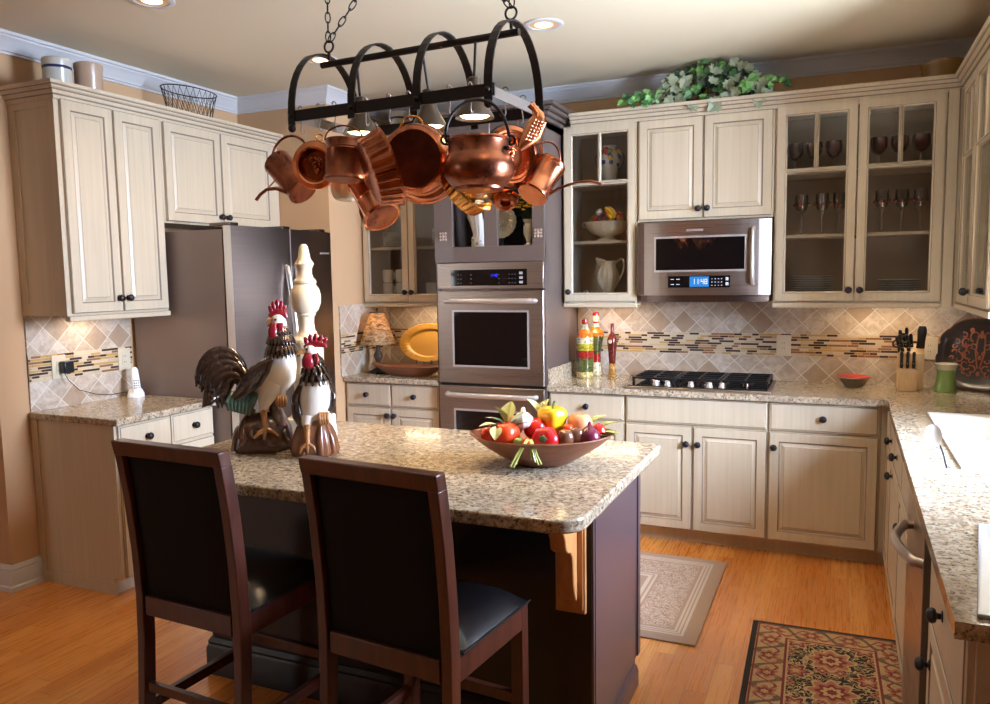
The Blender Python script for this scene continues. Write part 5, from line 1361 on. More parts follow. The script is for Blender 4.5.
# ---------------------------------------------------------------- under-cabinet lights
M['uc'] = emit('undercabinet_lens', lin(255, 214, 160), 3)
def uclight(x, y, z, label, e=5, sx=.42):
    t = thing('under_cabinet_light', label, 'light', (x, y, z), group='lights under the upper cabinets')
    build('housing', MB().box(-sx / 2 - .01, sx / 2 + .01, -.03, .03, -.012, -.001), M['plastic_w'], t, bevel=.002)
    build('lens', MB().box(-sx / 2, sx / 2, -.022, .022, -.015, -.012), M['uc'], t)
    light('under_cabinet_lamp', 'AREA', (x, y, z - .018), e, (1, .78, .52), sx, (0, .0, -1), sy=.05)
uclight(-2.28, -.19, Z0, 'slim light under the glass cabinet beside the microwave', 1.9)
uclight(-.66, -.19, Z0, 'slim light under the double glass cabinet in the right corner', 2.2)
uclight(-3.60, -.19, Z0, 'slim light under the plate cabinet above the yellow platter', 2.0)
uclight(XL + .19, -2.08, 1.415, 'slim light under the left wall cabinet above the phone counter', 1.6, .24)

# ---------------------------------------------------------------- cooktop
ck = thing('gas_cooktop', 'black gas cooktop with five chrome knobs set in the granite', 'cooktop', (-1.655, -.345, ZK))
build('steel_tray', MB().box(-.415, .415, -.262, .245, .0, .012), M['steel'], ck, bevel=.004)
build('glass_top', MB().box(-.395, .395, -.240, .232, .012, .016), M['oglass'], ck)
for (gx0, gx1) in ((-.39, -.135), (-.125, .125), (.135, .39)):
    g = MB(); z = .040
    y0, y1 = -.13, .225
    for yy in (y0, y1): g.box(gx0, gx1, yy - .006, yy + .006, z, z + .012)
    for xx in (gx0 + .006, gx1 - .006): g.box(xx - .006, xx + .006, y0, y1, z, z + .012)
    mx = (gx0 + gx1) / 2
    g.box(mx - .005, mx + .005, y0, y1, z + .001, z + .013)
    for yy in (-.05, .05, .14): g.box(gx0, gx1, yy - .005, yy + .005, z + .001, z + .013)
    for xx in (gx0 + .008, gx1 - .008):
        for yy in (y0, y1): g.box(xx - .007, xx + .007, yy - .007, yy + .007, .014, z)
    build('grate', g, M['plastic_b'], ck)
for (bx, by, r) in ((-.26, -.04, .04), (-.26, .14, .03), (0, .05, .05), (.26, -.04, .03), (.26, .14, .04)):
    build('burner', MB().lathe([(r, .016), (r, .026), (r * .8, .032), (r * .8, .036), (0, .038)], 24, Matrix.Translation((bx, by, 0))), M['steel_d'], ck, smooth=True)
for bx in (-.235, -.165, -.03, .075, .145):
    build('knob', MB().lathe([(.019, .016), (.019, .022), (.016, .026), (.015, .040), (.012, .043), (0, .044)], 20, Matrix.Translation((bx, -.190, 0))), M['chrome'], ck, smooth=True)

# ---------------------------------------------------------------- back counter things
def stack_lathe(t, prof, cols, name='body'):
    return build(name, MB().lathe(prof, 32, m=cols[0]), cols[1], t, smooth=True)
def MB_(n, c):
    t = NT(n); cv = t.vor(t.coord((1, 1, 1.4)), 75, 'F1', 'Color'); sp = t.n('ShaderNodeSeparateColor'); t.l(cv, sp.inputs[0])
    a = tuple(x * .45 for x in lin(*c)[:3]) + (1,); b = tuple(min(1, x * 1.25) for x in lin(*c)[:3]) + (1,)
    t.set(color=t.mix(sp.outputs[0], a, b), rough=.2, coat=.5); return t.mat
bcol = [MB_('pickled_carrot', (226, 116, 30)), MB_('pickled_beans', (206, 190, 150)), MB_('pickled_olives', (176, 160, 40)), MB_('pickled_pepper', (168, 40, 26)), MB_('pickled_herbs', (88, 92, 44)), MB_('pickled_corn', (210, 182, 116)), MB_('red_wax', (170, 34, 34)), MB_('cork_cream', (214, 196, 158))]
t = thing('decorative_bottle', 'round-shouldered bottle of layered pickled vegetables, front left of the three', 'bottle', (-2.425, -.215, ZK), group='decorative bottles by the oven tower')
p = [(0, 0), (.050, 0), (.056, .006), (.056, .04), (.057, .13), (.057, .18), (.056, .225), (.056, .265), (.048, .295), (.030, .318), (.020, .330), (.020, .345)]
build('glass_body', MB().lathe(p, 32, m=[5, 5, 5, 4, 3, 2, 1, 0, 0, 7, 7]), bcol, t, smooth=True)
build('stopper', MB().lathe([(.020, .345), (.021, .352), (.021, .37), (.019, .382), (0, .385)], 24, m=[7, 6, 6, 6]), bcol, t, 'red wax stopper', smooth=True)
t = thing('decorative_bottle', 'tall hourglass bottle of orange and red peppers, behind the other two', 'bottle', (-2.388, -.085, ZK), group='decorative bottles by the oven tower')
p = [(0, 0), (.038, 0), (.042, .006), (.040, .05), (.032, .09), (.032, .15), (.040, .21), (.052, .265), (.052, .29), (.036, .31), (.022, .325), (.020, .35), (.020, .362)]
build('glass_body', MB().lathe(p, 32, m=[5, 5, 1, 1, 3, 4, 4, 0, 0, 0, 7, 6]), bcol, t, smooth=True)
build('stopper', MB().lathe([(.022, .362), (.023, .37), (.023, .40), (.022, .418), (.012, .424), (0, .425)], 24, m=[7, 7, 6, 6, 6]), bcol, t, 'cream stopper with a red top', smooth=True)
t = thing('decorative_bottle', 'slender dark red bottle with a narrow neck, rightmost of the three', 'bottle', (-2.262, -.140, ZK), group='decorative bottles by the oven tower')
p = [(0, 0), (.026, 0), (.029, .006), (.024, .045), (.021, .09), (.026, .16), (.032, .22), (.032, .25), (.022, .275), (.012, .29), (.011, .345), (.012, .352), (0, .355)]
dr = MB_('dark_red_oil', (108, 34, 24)); build('glass_body', MB().lathe(p, 32, m=[1, 1, 1, 1, 0, 0, 0, 0, 0, 2, 2, 2]), [dr, MB_('amber_oil', (190, 138, 70)), MB_('maroon_capsule', (120, 40, 36))], t, smooth=True)
build('seal', MB().lathe([(.014, 0), (.012, .003), (0, .004)], 16, axis((-.3, -1, 0), (-.006, -.030, .235))), M['cream_c'], t, 'round cream seal', smooth=True)
# outlets
def outlet(loc, rz, label, switch=False):
    t = thing('wall_outlet', label, 'outlet', loc, rz)
    build('plate', MB().box(-.042, .042, -.006, -.001, -.064, .064), M['ivory'], t, bevel=.002)
    build('insert', MB().box(-.017, .017, -.009, -.006, -.034, .034), M['ivory'], t, bevel=.001)
    s = MB()
    for z in (-.017, .017):
        for x in (-.006, .006): s.box(x - .001, x + .001, -.0095, -.009, z - .005, z + .005)
    build('slots', s, M['plastic_b'], t)
    return t
outlet((-1.213, -.014, 1.130), 0, 'ivory wall outlet in the mosaic band right of the cooktop')
outlet((-.425, -.014, 1.130), 0, 'beige wall plate in the tile right of the knife block')
outlet((XL + .014, -2.225, 1.130), PI / 2, 'ivory outlet with a black charger plugged in, left counter')
outlet((XL + .014, -1.800, 1.130), PI / 2, 'ivory outlet on the tile directly behind the phone')
ch = thing('phone_charger', 'black plug-in charger with a thin cord in the left outlet', 'charger', (XL + .024, -2.20, 1.125))
build('adapter', MB().box(.001, .045, -.030, .030, -.03, .036), M['plastic_b'], ch, bevel=.006)
build('cord', MB().tube([(.03, -.02 + .0, -.03), (.03, .0, -.07), (.03, .06, -.13), (.035, .16, -.168), (.04, .26, -.186), (.05, .34, -.180), (.06, .37, -.20)], .0022, 6), M['plastic_b'], ch, smooth=True)
ph = thing('cordless_phone', 'white cordless phone standing in its cradle on the left counter', 'telephone', (XL + .115, -1.815, ZK), math.radians(60))
build('cradle', MB().loft([(0, .01, 0), (0, .008, .02), (0, .02, .045)], [(.048, .038), (.046, .034), (.036, .014)], 20, up=(1, 0, 0)), M['plastic_w'], ph, smooth=True)
hs = MB().loft([(0, -.020, .022), (0, -.010, .06), (0, .006, .12), (0, .016, .16), (0, .018, .172)], [(.023, .012), (.024, .013), (.022, .011), (.020, .010), (.010, .005)], 16, up=(1, 0, 0))
h_ = build('handset', hs, M['plastic_w'], ph, smooth=True)
kk = MB()
for i in range(3):
    for j in range(4): kk.box(-.014 + i * .011, -.008 + i * .011, -.0245 + j * .0035 - .0005, -.020 + j * .0035, .052 + j * .014, .058 + j * .014)
build('keys', kk, M['plastic_b'], h_)

# red dish
t = thing('ribbed_dish', 'small ribbed metal dish with red contents on the back counter', 'dish', (-.818, -.165, ZK))
build('dish', MB().lathe([(0, 0), (.045, 0), (.052, .012), (.080, .050), (.090, .056), (.088, .060), (.076, .052), (0, .048)], 60, flute=15, famp=.05), plain('pewter', lin(150, 138, 120), .3, metal=.8), t, smooth=True, angle=60)
build('contents', MB().lathe([(.084, .058), (.082, .064), (0, .066)], 32), plain('red_filling', lin(196, 40, 34), .4), t, 'red filling', smooth=True)
# knife block
kb = thing('knife_block', 'pale wooden knife block full of black-handled knives in the corner', 'knife block', (-.535, -.185, ZK), math.radians(0))
b = MB(); b.box(-.062, .036, -.095, -.03, 0, .125); build('front_block', b, M['beech'], kb, bevel=.003)
b = MB(); P = [(-.03, 0), (.065, 0), (.065, .245), (.03, .255), (-.03, .205)]
b.prism([(y, z) for y, z in P], -.060, .070, ax='x'); build('rear_block', b, M['beech'], kb, bevel=.003)
kw = plain('knife_handle', lin(20, 18, 18), .3)
def knife(x, y, z, d, L, w=.010, th=.006, label='black-handled knife in the wooden block'):
    t = thing('kitchen_knife', label, 'knife', (-.535 + x, -.185 + y, ZK + z), group='knives in the block')
    d = Vector(d).normalized()
    build('handle', MB().loft([(0, 0, 0), d * L * .15, d * L * .5, d * L * .85, d * L], [(w * .8, th), (w, th), (w * .85, th), (w * 1.05, th), (w * .7, th * .7)], 8, up=(1, 0, 0) if abs(d.x) < .5 else None), kw, t, smooth=True)
    build('rivets', MB().ball(d * L * .3 + Vector((0, -th, 0)), .0025, seg=6, rows=4), M['chrome'], t)
for i in range(3): knife(-.045 + i * .030, -.062, .125, (0, -.12, 1), .095, .009)
for i, (x, y, z, L) in enumerate(((-.050, .005, .210, .10), (-.036, -.01, .205, .12), (-.020, .015, .225, .105), (-.006, -.008, .208, .115), (.010, .02, .225, .10), (-.044, .035, .235, .11), (-.014, .042, .24, .12))):
    knife(x, y, z, (-.25 + .03 * i, -.45, 1), L, .010)
t = thing('kitchen_cleaver', 'broad black-handled cleaver standing highest at the right of the knife block', 'knife', (-.535 + .050, -.18, ZK + .235))
build('handle', MB().loft([(0, 0, 0), (.002, -.02, .04), (.004, -.035, .10), (.005, -.04, .125)], [(.022, .008), (.020, .008), (.024, .008), (.016, .006)], 8, up=(1, 0, 0)), kw, t, smooth=True)
# shears
t = thing('kitchen_shears', 'black-handled kitchen shears at the left side of the knife block', 'scissors', (-.535 - .058, -.20, ZK + .225))
build('handles', MB().ring(.020, .005, axis((0, -1, .4), (-.012, -.02, .035)), 18, 8).ring(.018, .005, axis((0, -1, .4), (.022, -.03, .06)), 18, 8).loft([(0, 0, -.02), (0, -.01, .03)], .006, 8), kw, t, smooth=True)
# green candle jar
cj = thing('candle_jar', 'green waisted candle jar with a glass rim on the corner counter', 'candle', (-.360, -.225, ZK)); cj.scale = (.80, .80, .82)
build('wax_jar', MB().lathe([(0, .0), (.066, 0), (.070, .006), (.064, .05), (.056, .09), (.055, .125), (.060, .150), (.0, .150)], 40), plain('green_wax', lin(124, 152, 78), .3, coat=.5), cj, smooth=True)
build('glass_rim', MB().lathe([(.060, .150), (.064, .165), (.070, .182), (.074, .188), (.070, .190), (.060, .172), (0, .165)], 40), plain('jar_rim', lin(196, 190, 170), .15, coat=.6), cj, smooth=True)
# scalloped tray
def tray():
    t = thing('painted_tray', 'large black scalloped tray with orange scrollwork leaning in the corner', 'tray', (-.205, -.150, ZK + .003), math.radians(-33))
    A = Matrix.Rotation(math.radians(-9), 4, 'X')
    def outline(k, s):
        P = []
        for i in range(96):
            a = 2 * PI * i / 96
            r = 1 + .07 * abs(math.cos(2 * a)) ** .6 - .04
            ca, sa = math.cos(a), math.sin(a)
            P.append((s * .222 * r * math.copysign(abs(ca) ** .8, ca), .198 + s * .198 * r * .97 * math.copysign(abs(sa) ** .85, sa)))
        return P
    mb = MB(); vs = []; fs = []; n = 96
    lev = [(1.0, -.016), (1.01, -.020), (.985, -.020), (.86, -.004), (.84, -.001), (.30, -.001)]
    for s, y in lev:
        for (x, z) in outline(0, s): vs.append((x, y, z))
    for i in range(len(lev) - 1):
        for k in range(n): fs.append((i * n + k, i * n + (k + 1) % n, (i + 1) * n + (k + 1) % n, (i + 1) * n + k))
    fs.append(tuple((len(lev) - 1) * n + k for k in range(n)))
    back = [(x, .003, z) for (x, z) in outline(0, .85)]
    b0 = len(vs); vs += back; fs.append(tuple(b0 + k for k in range(n))[::-1])
    for k in range(n): fs.append((k, b0 + k, b0 + (k + 1) % n, (k + 1) % n))
    ms = [1 if f_ < n * 2 else 0 for f_ in range(len(fs))]
    mb.add(vs, fs, ms, A)
    build('tray', mb, [plain('black_lacquer', lin(34, 26, 26), .3, coat=.4), plain('copper_edge', lin(110, 62, 40), .35)], t, smooth=True, angle=60)
    om = plain('orange_scroll', lin(146, 78, 46), .4, vary=.25, vscale=40)
    s = MB(); rn = random.Random(12)
    def curl(cx, cz, r, a0, turn, sg=1, w=.005):
        pts = []
        for i in range(14):
            f_ = i / 13; a = a0 + sg * turn * f_; rr = r * (1 - .75 * f_)
            pts.append((cx + rr * math.cos(a), -.0035, cz + rr * math.sin(a)))
        s.loft(pts, [(w * (1 - .6 * i / 13), .0012) for i in range(14)], 6, 0, A, up=(1, 0, 0))
    for sg in (1, -1):
        for (cx, cz, r, a0, tn) in ((.055, .235, .018, 0, 5), (.09, .245, .016, 2, 5), (.045, .165, .018, 3, 5), (.085, .185, .016, 1, 5), (.12, .14, .018, 4, 5), (.05, .085, .016, 2, 5), (.14, .24, .016, 3, 5), (.02, .20, .014, 1, 5), (.09, .30, .02, 1, 5), (.05, .335, .018, 4, 5), (.145, .17, .014, 0, 5), (.075, .10, .014, 4, 5), (.03, .30, .035, -1.2, 5), (.075, .27, .032, -2, 5), (.10, .22, .030, 2.6, 4.5), (.065, .20, .030, -1.8, 5), (.11, .17, .028, 2, 4.5), (.07, .14, .032, -2.4, 5), (.035, .11, .028, 1, 4.6), (.10, .115, .024, 0, 4.6), (.125, .26, .02, 1, 4.6), (.035, .235, .022, 1, 5), (.13, .205, .018, 0, 4)):
            curl(sg * cx, cz, r, a0 if sg > 0 else PI - a0, tn, sg)
        s.loft([(sg * .006, -.0035, .12), (sg * .022, -.0035, .20), (sg * .020, -.0035, .28), (0, -.0035, .33)], [(.004, .0012)] * 4, 6, 0, A, up=(1, 0, 0))
    for (x, z) in ((0, .30), (0, .18), (0, .09), (.05, .33), (-.05, .33)): s.ball((x, -.0025, z), (.010, .002, .014), 0, A, seg=10, rows=6)
    build('scrollwork', s, om, t, 'orange painted scrollwork')
tray()
t = thing('grey_bowl', 'small grey rounded bowl at the right edge behind the sink', 'bowl', (-.13, -.50, ZK))
build('bowl', MB().lathe([(0, 0), (.03, 0), (.055, .03), (.062, .055), (.058, .06), (.045, .03), (0, .012)], 32), plain('grey_glaze', lin(170, 168, 182), .25, coat=.4), t, smooth=True)
# spoon
sp_ = thing('serving_spoon', 'white round spoon with a thin dark handle propped up at the sink edge', 'spoon', (-.562, -2.165, ZK))
SA = axis((-.15, -1, .35), (-.042, .012, .112))
build('bowl', MB().lathe([(0, -.010), (.6, -.007), (.9, 0), (1, .004), (.94, .003), (.55, -.003), (0, -.006)], 32, SA @ Matrix.Diagonal((.027, .038, 1, 1))), M['china'], sp_, smooth=True)
build('handle', MB().loft([(-.022, .004, .082), (-.012, .002, .055), (.0, 0, .006)], [(.003, .005), (.003, .005), (.003, .005)], 10), plain('dark_handle', lin(26, 44, 58), .3), sp_, smooth=True)
# pale glass board near the end of the counter
o = build('cutting_board', MB().prism([(-.648, -3.43), (-.06, -3.43), (-.06, -2.80), (-.560, -2.80)], ZK + .001, ZK + .009), plain('pale_board', lin(176, 182, 190), .12, coat=.4), bevel=.002); tag(o, 'pale smooth cutting board on the near end of the right counter', 'cutting board')
# metal ring at cabinet end
t = thing('towel_ring', 'thin curved metal ring on the end of the right counter cabinets', 'towel ring', (-.60, -3.459, .70))
build('hook', MB().loft([(-.01, .028, .07), (-.01, -.012, .07), (-.01, -.014, .0)], .006, 8), M['plastic_b'], t)
build('ring', MB().tube(arc((.07, -.02, -.03), .14, 0, 2 * PI, 40, (1, 0, 0), (0, -.1, 1))[:-1], .006, 10, closed=True), M['steel_d'], t, smooth=True)

# ---------------------------------------------------------------- niche counter: lamp, platter, dough bowl
lp = thing('table_lamp', 'small table lamp with a glowing mottled bell shade, left of the platter', 'lamp', (-3.893, -.400, ZK))
build('base', MB().loft([(0, 0, 0), (0, 0, .008), (0, 0, .020), (0, 0, .038)], [(.078, .078), (.078, .078), (.055, .055), (.020, .020)], 4, up=(1, .3, 0)), M['iron'], lp, bevel=.002)
build('stem', MB().lathe([(.018, .036), (.022, .05), (.016, .062), (.012, .07), (.020, .09), (.033, .118), (.028, .14), (.016, .16), (.014, .19), (.020, .205), (.010, .21), (.006, .40)], 24), plain('lamp_stem', lin(92, 78, 64), .4, metal=.4), lp, smooth=True)
def shade_mat():
    t = NT('mottled_lamp_shade'); a = t.noise(t.coord((1, 1, 2.2)), 26, 5, .7, .8)
    c = t.ramp(a, [(.35, lin(120, 92, 70)), (.5, lin(186, 156, 118)), (.68, lin(236, 214, 176))])
    tl = t.n('ShaderNodeBsdfTranslucent'); t.l(c, tl.inputs[0]); df = t.n('ShaderNodeBsdfDiffuse'); t.l(c, df.inputs[0])
    mx = t.n('ShaderNodeMixShader'); mx.inputs[0].default_value = .55; t.l(df.outputs[0], mx.inputs[1]); t.l(tl.outputs[0], mx.inputs[2]); t.l(mx.outputs[0], t.out.inputs[0]); return t.mat
build('lamp_shade', MB().lathe([(.130, .210), (.118, .245), (.098, .30), (.078, .35), (.062, .395), (.052, .428), (.050, .428), (.060, .392), (.096, .296), (.128, .210)], 40, flute=6, famp=.03), shade_mat(), lp, smooth=True)
build('shade_cap', MB().lathe([(.056, .428), (.056, .431), (.004, .434), (.004, .445), (.008, .452), (.0, .462)], 20), M['iron'], lp, smooth=True)
build('bulb', MB().ball((0, 0, .315), (.022, .022, .030)), emit('lamp_bulb', lin(255, 206, 140), 10), lp, smooth=True)
light('table_lamp_light', 'POINT', (-3.893, -.400, ZK + .345), 4.5, (1, .72, .40), .03)
pl = thing('oval_platter', 'large yellow oval platter with a scalloped rim leaning on the niche tile', 'platter', (-3.625, -.175, ZK + .055), 0)
A = Matrix.Rotation(math.radians(-14), 4, 'X') @ Matrix.Translation((0, 0, .145)) @ axis((0, -1, 0)) @ Matrix.Diagonal((.235, .142, 1, 1))
build('plate', MB().lathe([(0, .0), (.66, .0), (.74, .014), (.98, .022), (1.0, .020), (.98, .016), (.74, .006), (.62, -.006), (0, -.006)], 96, A, flute=32, famp=.012), plain('yellow_glaze', lin(212, 160, 72), .2, coat=.5), pl, smooth=True)
build('stand', MB().tube([(-.06, -.05, .03), (-.06, -.045, -.05), (-.06, .06, -.05), (-.06, .07, .08)], .004, 6).tube([(.06, -.05, .03), (.06, -.045, -.05), (.06, .06, -.05), (.06, .07, .08)], .004, 6), M['iron'], pl)
db = thing('dough_bowl', 'long wooden dough bowl in front of the yellow platter', 'bowl', (-3.600, -.470, ZK))
mb = MB(); vs = []; fs = []; sg = 48
for (r, z) in ((0, 0), (.5, 0), (.62, .01), (.85, .045), (1, .068), (.97, .071), (.8, .05), (.5, .018), (0, .014)):
    for k in range(sg):
        a = 2 * PI * k / sg; ca, sa = math.cos(a), math.sin(a)
        vs.append((.285 * r * math.copysign(abs(ca) ** .9, ca), .100 * r * math.copysign(abs(sa) ** .7, sa), z + .012 * abs(ca) ** 6 * r))
for i in range(8):
    for k in range(sg): fs.append((i * sg + k, i * sg + (k + 1) % sg, (i + 1) * sg + (k + 1) % sg, (i + 1) * sg + k))
mb.add(vs, fs); build('bowl', mb, M['bowlwood'], db, smooth=True, angle=50)

# ---------------------------------------------------------------- cabinet contents
def vase():
    t = thing('floral_vase', 'tall white vase with painted fruit and blue flowers, top of the single glass cabinet', 'vase', (-2.265, -.185, 2.153))
    build('body', MB().lathe([(0, 0), (.040, 0), (.042, .01), (.050, .07), (.066, .14), (.070, .17), (.058, .20), (.038, .215), (.036, .225), (.046, .24), (.040, .24), (0, .22)], 32), plain('vase_white', lin(214, 208, 196), .2, coat=.5, vary=.15, vscale=30), t, smooth=True)
    rn = random.Random(3)
    cols = [MV['red'], MV['yellow'], plain('cobalt', lin(44, 58, 120), .3), MV['peach'], MV['green'], M['china']]
    for i, c in enumerate(cols):
        mb = MB()
        for k in range(6):
            a = rn.uniform(-PI, PI) if i != 2 else rn.uniform(-PI, 0); z = rn.uniform(.16, .215) if i != 2 else rn.uniform(.11, .18)
            r = .066 if z < .19 else .058
            mb.ball((r * math.cos(a), r * math.sin(a), z), rn.uniform(.011, .018), seg=8, rows=6)
        build('applied_fruit', mb, c, t, smooth=True)
    for s in (-1, 1): build('handle', MB().tube(bez((s * .055, 0, .09), (s * .11, 0, .12), (s * .10, 0, .21), (s * .062, 0, .19), 8), .006), plain('handle_blue', lin(70, 84, 110), .3), t, smooth=True)
vase()
t = thing('fruit_tureen', 'white ribbed footed bowl piled with ceramic fruit in the single glass cabinet', 'bowl', (-2.285, -.185, 1.796))
build('bowl', MB().lathe([(0, 0), (.06, 0), (.064, .008), (.040, .022), (.05, .03), (.10, .05), (.130, .085), (.138, .115), (.142, .122), (.13, .122), (0, .10)], 72, Matrix.Diagonal((1, .8, 1, 1)), flute=24, famp=.02), M['cream_c'], t, smooth=True, angle=60)
for s in (-1, 1): build('handle', MB().ring(.016, .005, axis((0, 1, 0), (s * .146, 0, .108)), 14, 6), M['cream_c'], t, smooth=True)
fruits = [(MV['purple'], [(-.03 + .013 * i, -.06 + .006 * (i % 3), .135 + .011 * (i % 4)) for i in range(9)], .011), (MV['yellow'], [(.03, -.05, .165), (.045, -.055, .15), (.02, -.045, .18)], .02), (MV['red'], [(-.06, -.05, .14), (.0, -.02, .18)], .018), (MV['green'], [(-.09, -.04, .135), (-.075, -.03, .15)], .018), (MV['peach'], [(.09, -.04, .14), (.105, -.03, .13)], .02), (M['china'], [(-.05, -.02, .18), (-.04, -.02, .19)], .018), (MV['orange'], [(.085, -.01, .165)], .02)]
for m_, ps, r in fruits:
    mb = MB()
    for q in ps: mb.ball(q, r, seg=10, rows=8)
    build('ceramic_fruit', mb, m_, t, smooth=True)
build('ceramic_banana', MB().tube([(.01, -.06, .205), (.035, -.066, .19), (.055, -.066, .165), (.065, -.06, .14)], .011).tube([(.03, -.05, .21), (.055, -.056, .19), (.075, -.056, .16)], .010), MV['yellow'], t, smooth=True)
t = thing('pitcher', 'tall cream ribbed pitcher on the bottom shelf of the single glass cabinet', 'pitcher', (-2.275, -.185, 1.451))
build('body', MB().lathe([(0, 0), (.045, 0), (.048, .008), (.032, .02), (.036, .03), (.062, .07), (.070, .11), (.062, .15), (.048, .185), (.050, .205), (.056, .218), (.050, .216), (0, .20)], 60, flute=14, famp=.025), M['cream_c'], t, smooth=True, angle=60)
build('spout', MB().loft([(-.03, 0, .20), (-.062, 0, .222), (-.080, 0, .240)], [(.028, .022), (.018, .014), (.006, .008)], 12), M['cream_c'], t, smooth=True)
build('handle', MB().tube(bez((.045, 0, .20), (.12, 0, .29), (.13, 0, .16), (.060, 0, .09), 12), .007), M['cream_c'], t, smooth=True)
t = thing('glass_dish', 'tiny glass dish left of the cream pitcher', 'dish', (-2.43, -.17, 1.451)); build('dish', MB().lathe([(0, 0), (.028, 0), (.032, .03), (.03, .034), (.026, .006), (0, .006)], 24), M['clear'], t, smooth=True)
# red goblets
def goblet(x, z, y, r, first, label, i=[0]):
    if first is None:
        t = thing('wine_goblet', label, 'goblet', (x, y, z), group='dark red goblets in the double glass cabinet')
        build('bowl', MB().lathe([(.004, .078), (.026, .088), (.043, .115), (.046, .145), (.043, .172), (.041, .172), (.044, .145), (.038, .112), (.018, .092), (0, .09)], 28), M['redglass'], t, smooth=True)
        build('stem', MB().lathe([(.034, 0), (.034, .003), (.010, .007), (.006, .012), (.009, .025), (.005, .035), (.009, .05), (.005, .062), (.008, .078), (0, .08)], 20), M['clear'], t, smooth=True)
        return t
    return dup(first, (x, y, z), label=label)
gl = ['leftmost', 'second from left', 'third from left']
g0 = None
for k, (cx, lst) in enumerate((('left', (-1.16, -1.06, -.955)), ('right', (-.725, -.62, -.515)))):
    for j, x in enumerate(lst):
        g = goblet(x, 2.147, -.17, .04, g0, f'dark red goblet, {gl[j]} behind the {cx} door of the double glass cabinet'.replace('of the double glass cabinet', 'right of the microwave'))
        g0 = g0 or g
# holly glasses
f0 = None
M['holly'] = plain('holly_green', lin(70, 84, 40), .4); M['berry'] = plain('berry_red', lin(200, 30, 30), .4)
for k, (cx, lst) in enumerate((('left', (-1.12, -1.01, -.92)), ('right', (-.70, -.60, -.51)))):
    for j, x in enumerate(lst):
        lb = f'clear holly glass, {gl[j]} behind the {cx} door right of the microwave'
        if f0 is None:
            f0 = thing('holly_glass', lb, 'glass', (x, -.17, 1.793), group='holly glasses in the double glass cabinet')
            build('glass', MB().lathe([(.034, 0), (.034, .003), (.006, .008), (.005, .11), (.012, .125), (.030, .15), (.036, .19), (.034, .235), (.032, .235), (.034, .19), (.028, .152), (0, .13)], 24), M['clear'], f0, smooth=True)
            hb = MB()
            for q in range(8):
                a = q * .785; hb.loft([(.030 * math.cos(a), .030 * math.sin(a), .165), (.042 * math.cos(a + .2), .042 * math.sin(a + .2), .175 + .012 * (q % 2)), (.05 * math.cos(a + .3), .05 * math.sin(a + .3), .17 + .01 * (q % 3))], [(.003, .003), (.007, .004), (.001, .001)], 6)
            build('holly_leaves', hb, M['holly'], f0)
            bb_ = MB()
            for q in range(5): bb_.ball((.037 * math.cos(q * 1.25 - 1.6), .037 * math.sin(q * 1.25 - 1.6), .168), .006, seg=8, rows=6)
            build('berries', bb_, M['berry'], f0, smooth=True)
        else: dup(f0, (x, -.17, 1.793), label=lb)
# plates
def plates(x, y, z, r, n, where, mat, g, step=.0095, h=.012):
    first = None
    for i in range(n):
        lb = ('top' if i == n - 1 else 'bottom' if i == 0 else ['', 'second', 'third', 'fourth', 'fifth', 'sixth', 'seventh', 'eighth'][i]) + f' {where}' + ('' if i in (0, n - 1) else ', counted upward')
        if first is None:
            first = build('dinner_plate', MB().lathe([(0, 0), (r * .55, 0), (r * .62, .002), (r, h), (r * .995, h + .0025), (r * .62, .005), (0, .004)], 36), mat, smooth=True, loc=(x, y, z))
            tag(first, lb, 'plate', g)
        else: dup(first, (x, y, z + i * step), label=lb)
gp = plain('grey_china', lin(196, 194, 192), .2, coat=.3)
plates(-1.06, -.175, 1.451, .125, 8, 'pale plate behind the left door right of the microwave', gp, 'plates behind the left seeded door', .013)
plates(-.60, -.175, 1.451, .110, 6, 'pale plate behind the right-hand seeded glass door', gp, 'plates behind the right seeded door', .013)
plates(-3.85, -.18, 1.801, .098, 8, 'white plate behind the leftmost glass door', M['china'], 'plates behind the left niche door', .013)
plates(-3.47, -.18, 1.801, .080, 8, 'white plate half hidden by the oven tower', M['china'], 'plates behind the right niche door', .0145)
m0 = None
for k, (x, z) in enumerate(((-3.925, 1.451), (-3.925, 1.548), (-3.815, 1.451), (-3.815, 1.548), (-3.57, 1.451), (-3.46, 1.451))):
    lb = ['lower white mug of the left stack behind the plate cabinet door', 'upper white mug of the left stack behind the plate cabinet door', 'lower white mug of the right stack beside the knob of the left door', 'upper white mug of the right stack beside the knob of the left door', 'white mug behind the door next to the oven tower, left one', 'white mug behind the door next to the oven tower, right one'][k]
    if m0 is None:
        m0 = thing('mug', lb, 'mug', (x, -.18, z), group='white mugs in the plate cabinet')
        build('body', MB().lathe([(0, 0), (.034, 0), (.040, .006), (.044, .05), (.043, .092), (.040, .094), (.040, .01), (0, .01)], 28), M['china'], m0, smooth=True)
        build('handle', MB().tube(bez((.04, -.01, .075), (.075, -.02, .075), (.075, -.02, .025), (.04, -.01, .025), 8), .005), M['china'], m0, smooth=True)
    else: dup(m0, (x, -.18, z), label=lb)
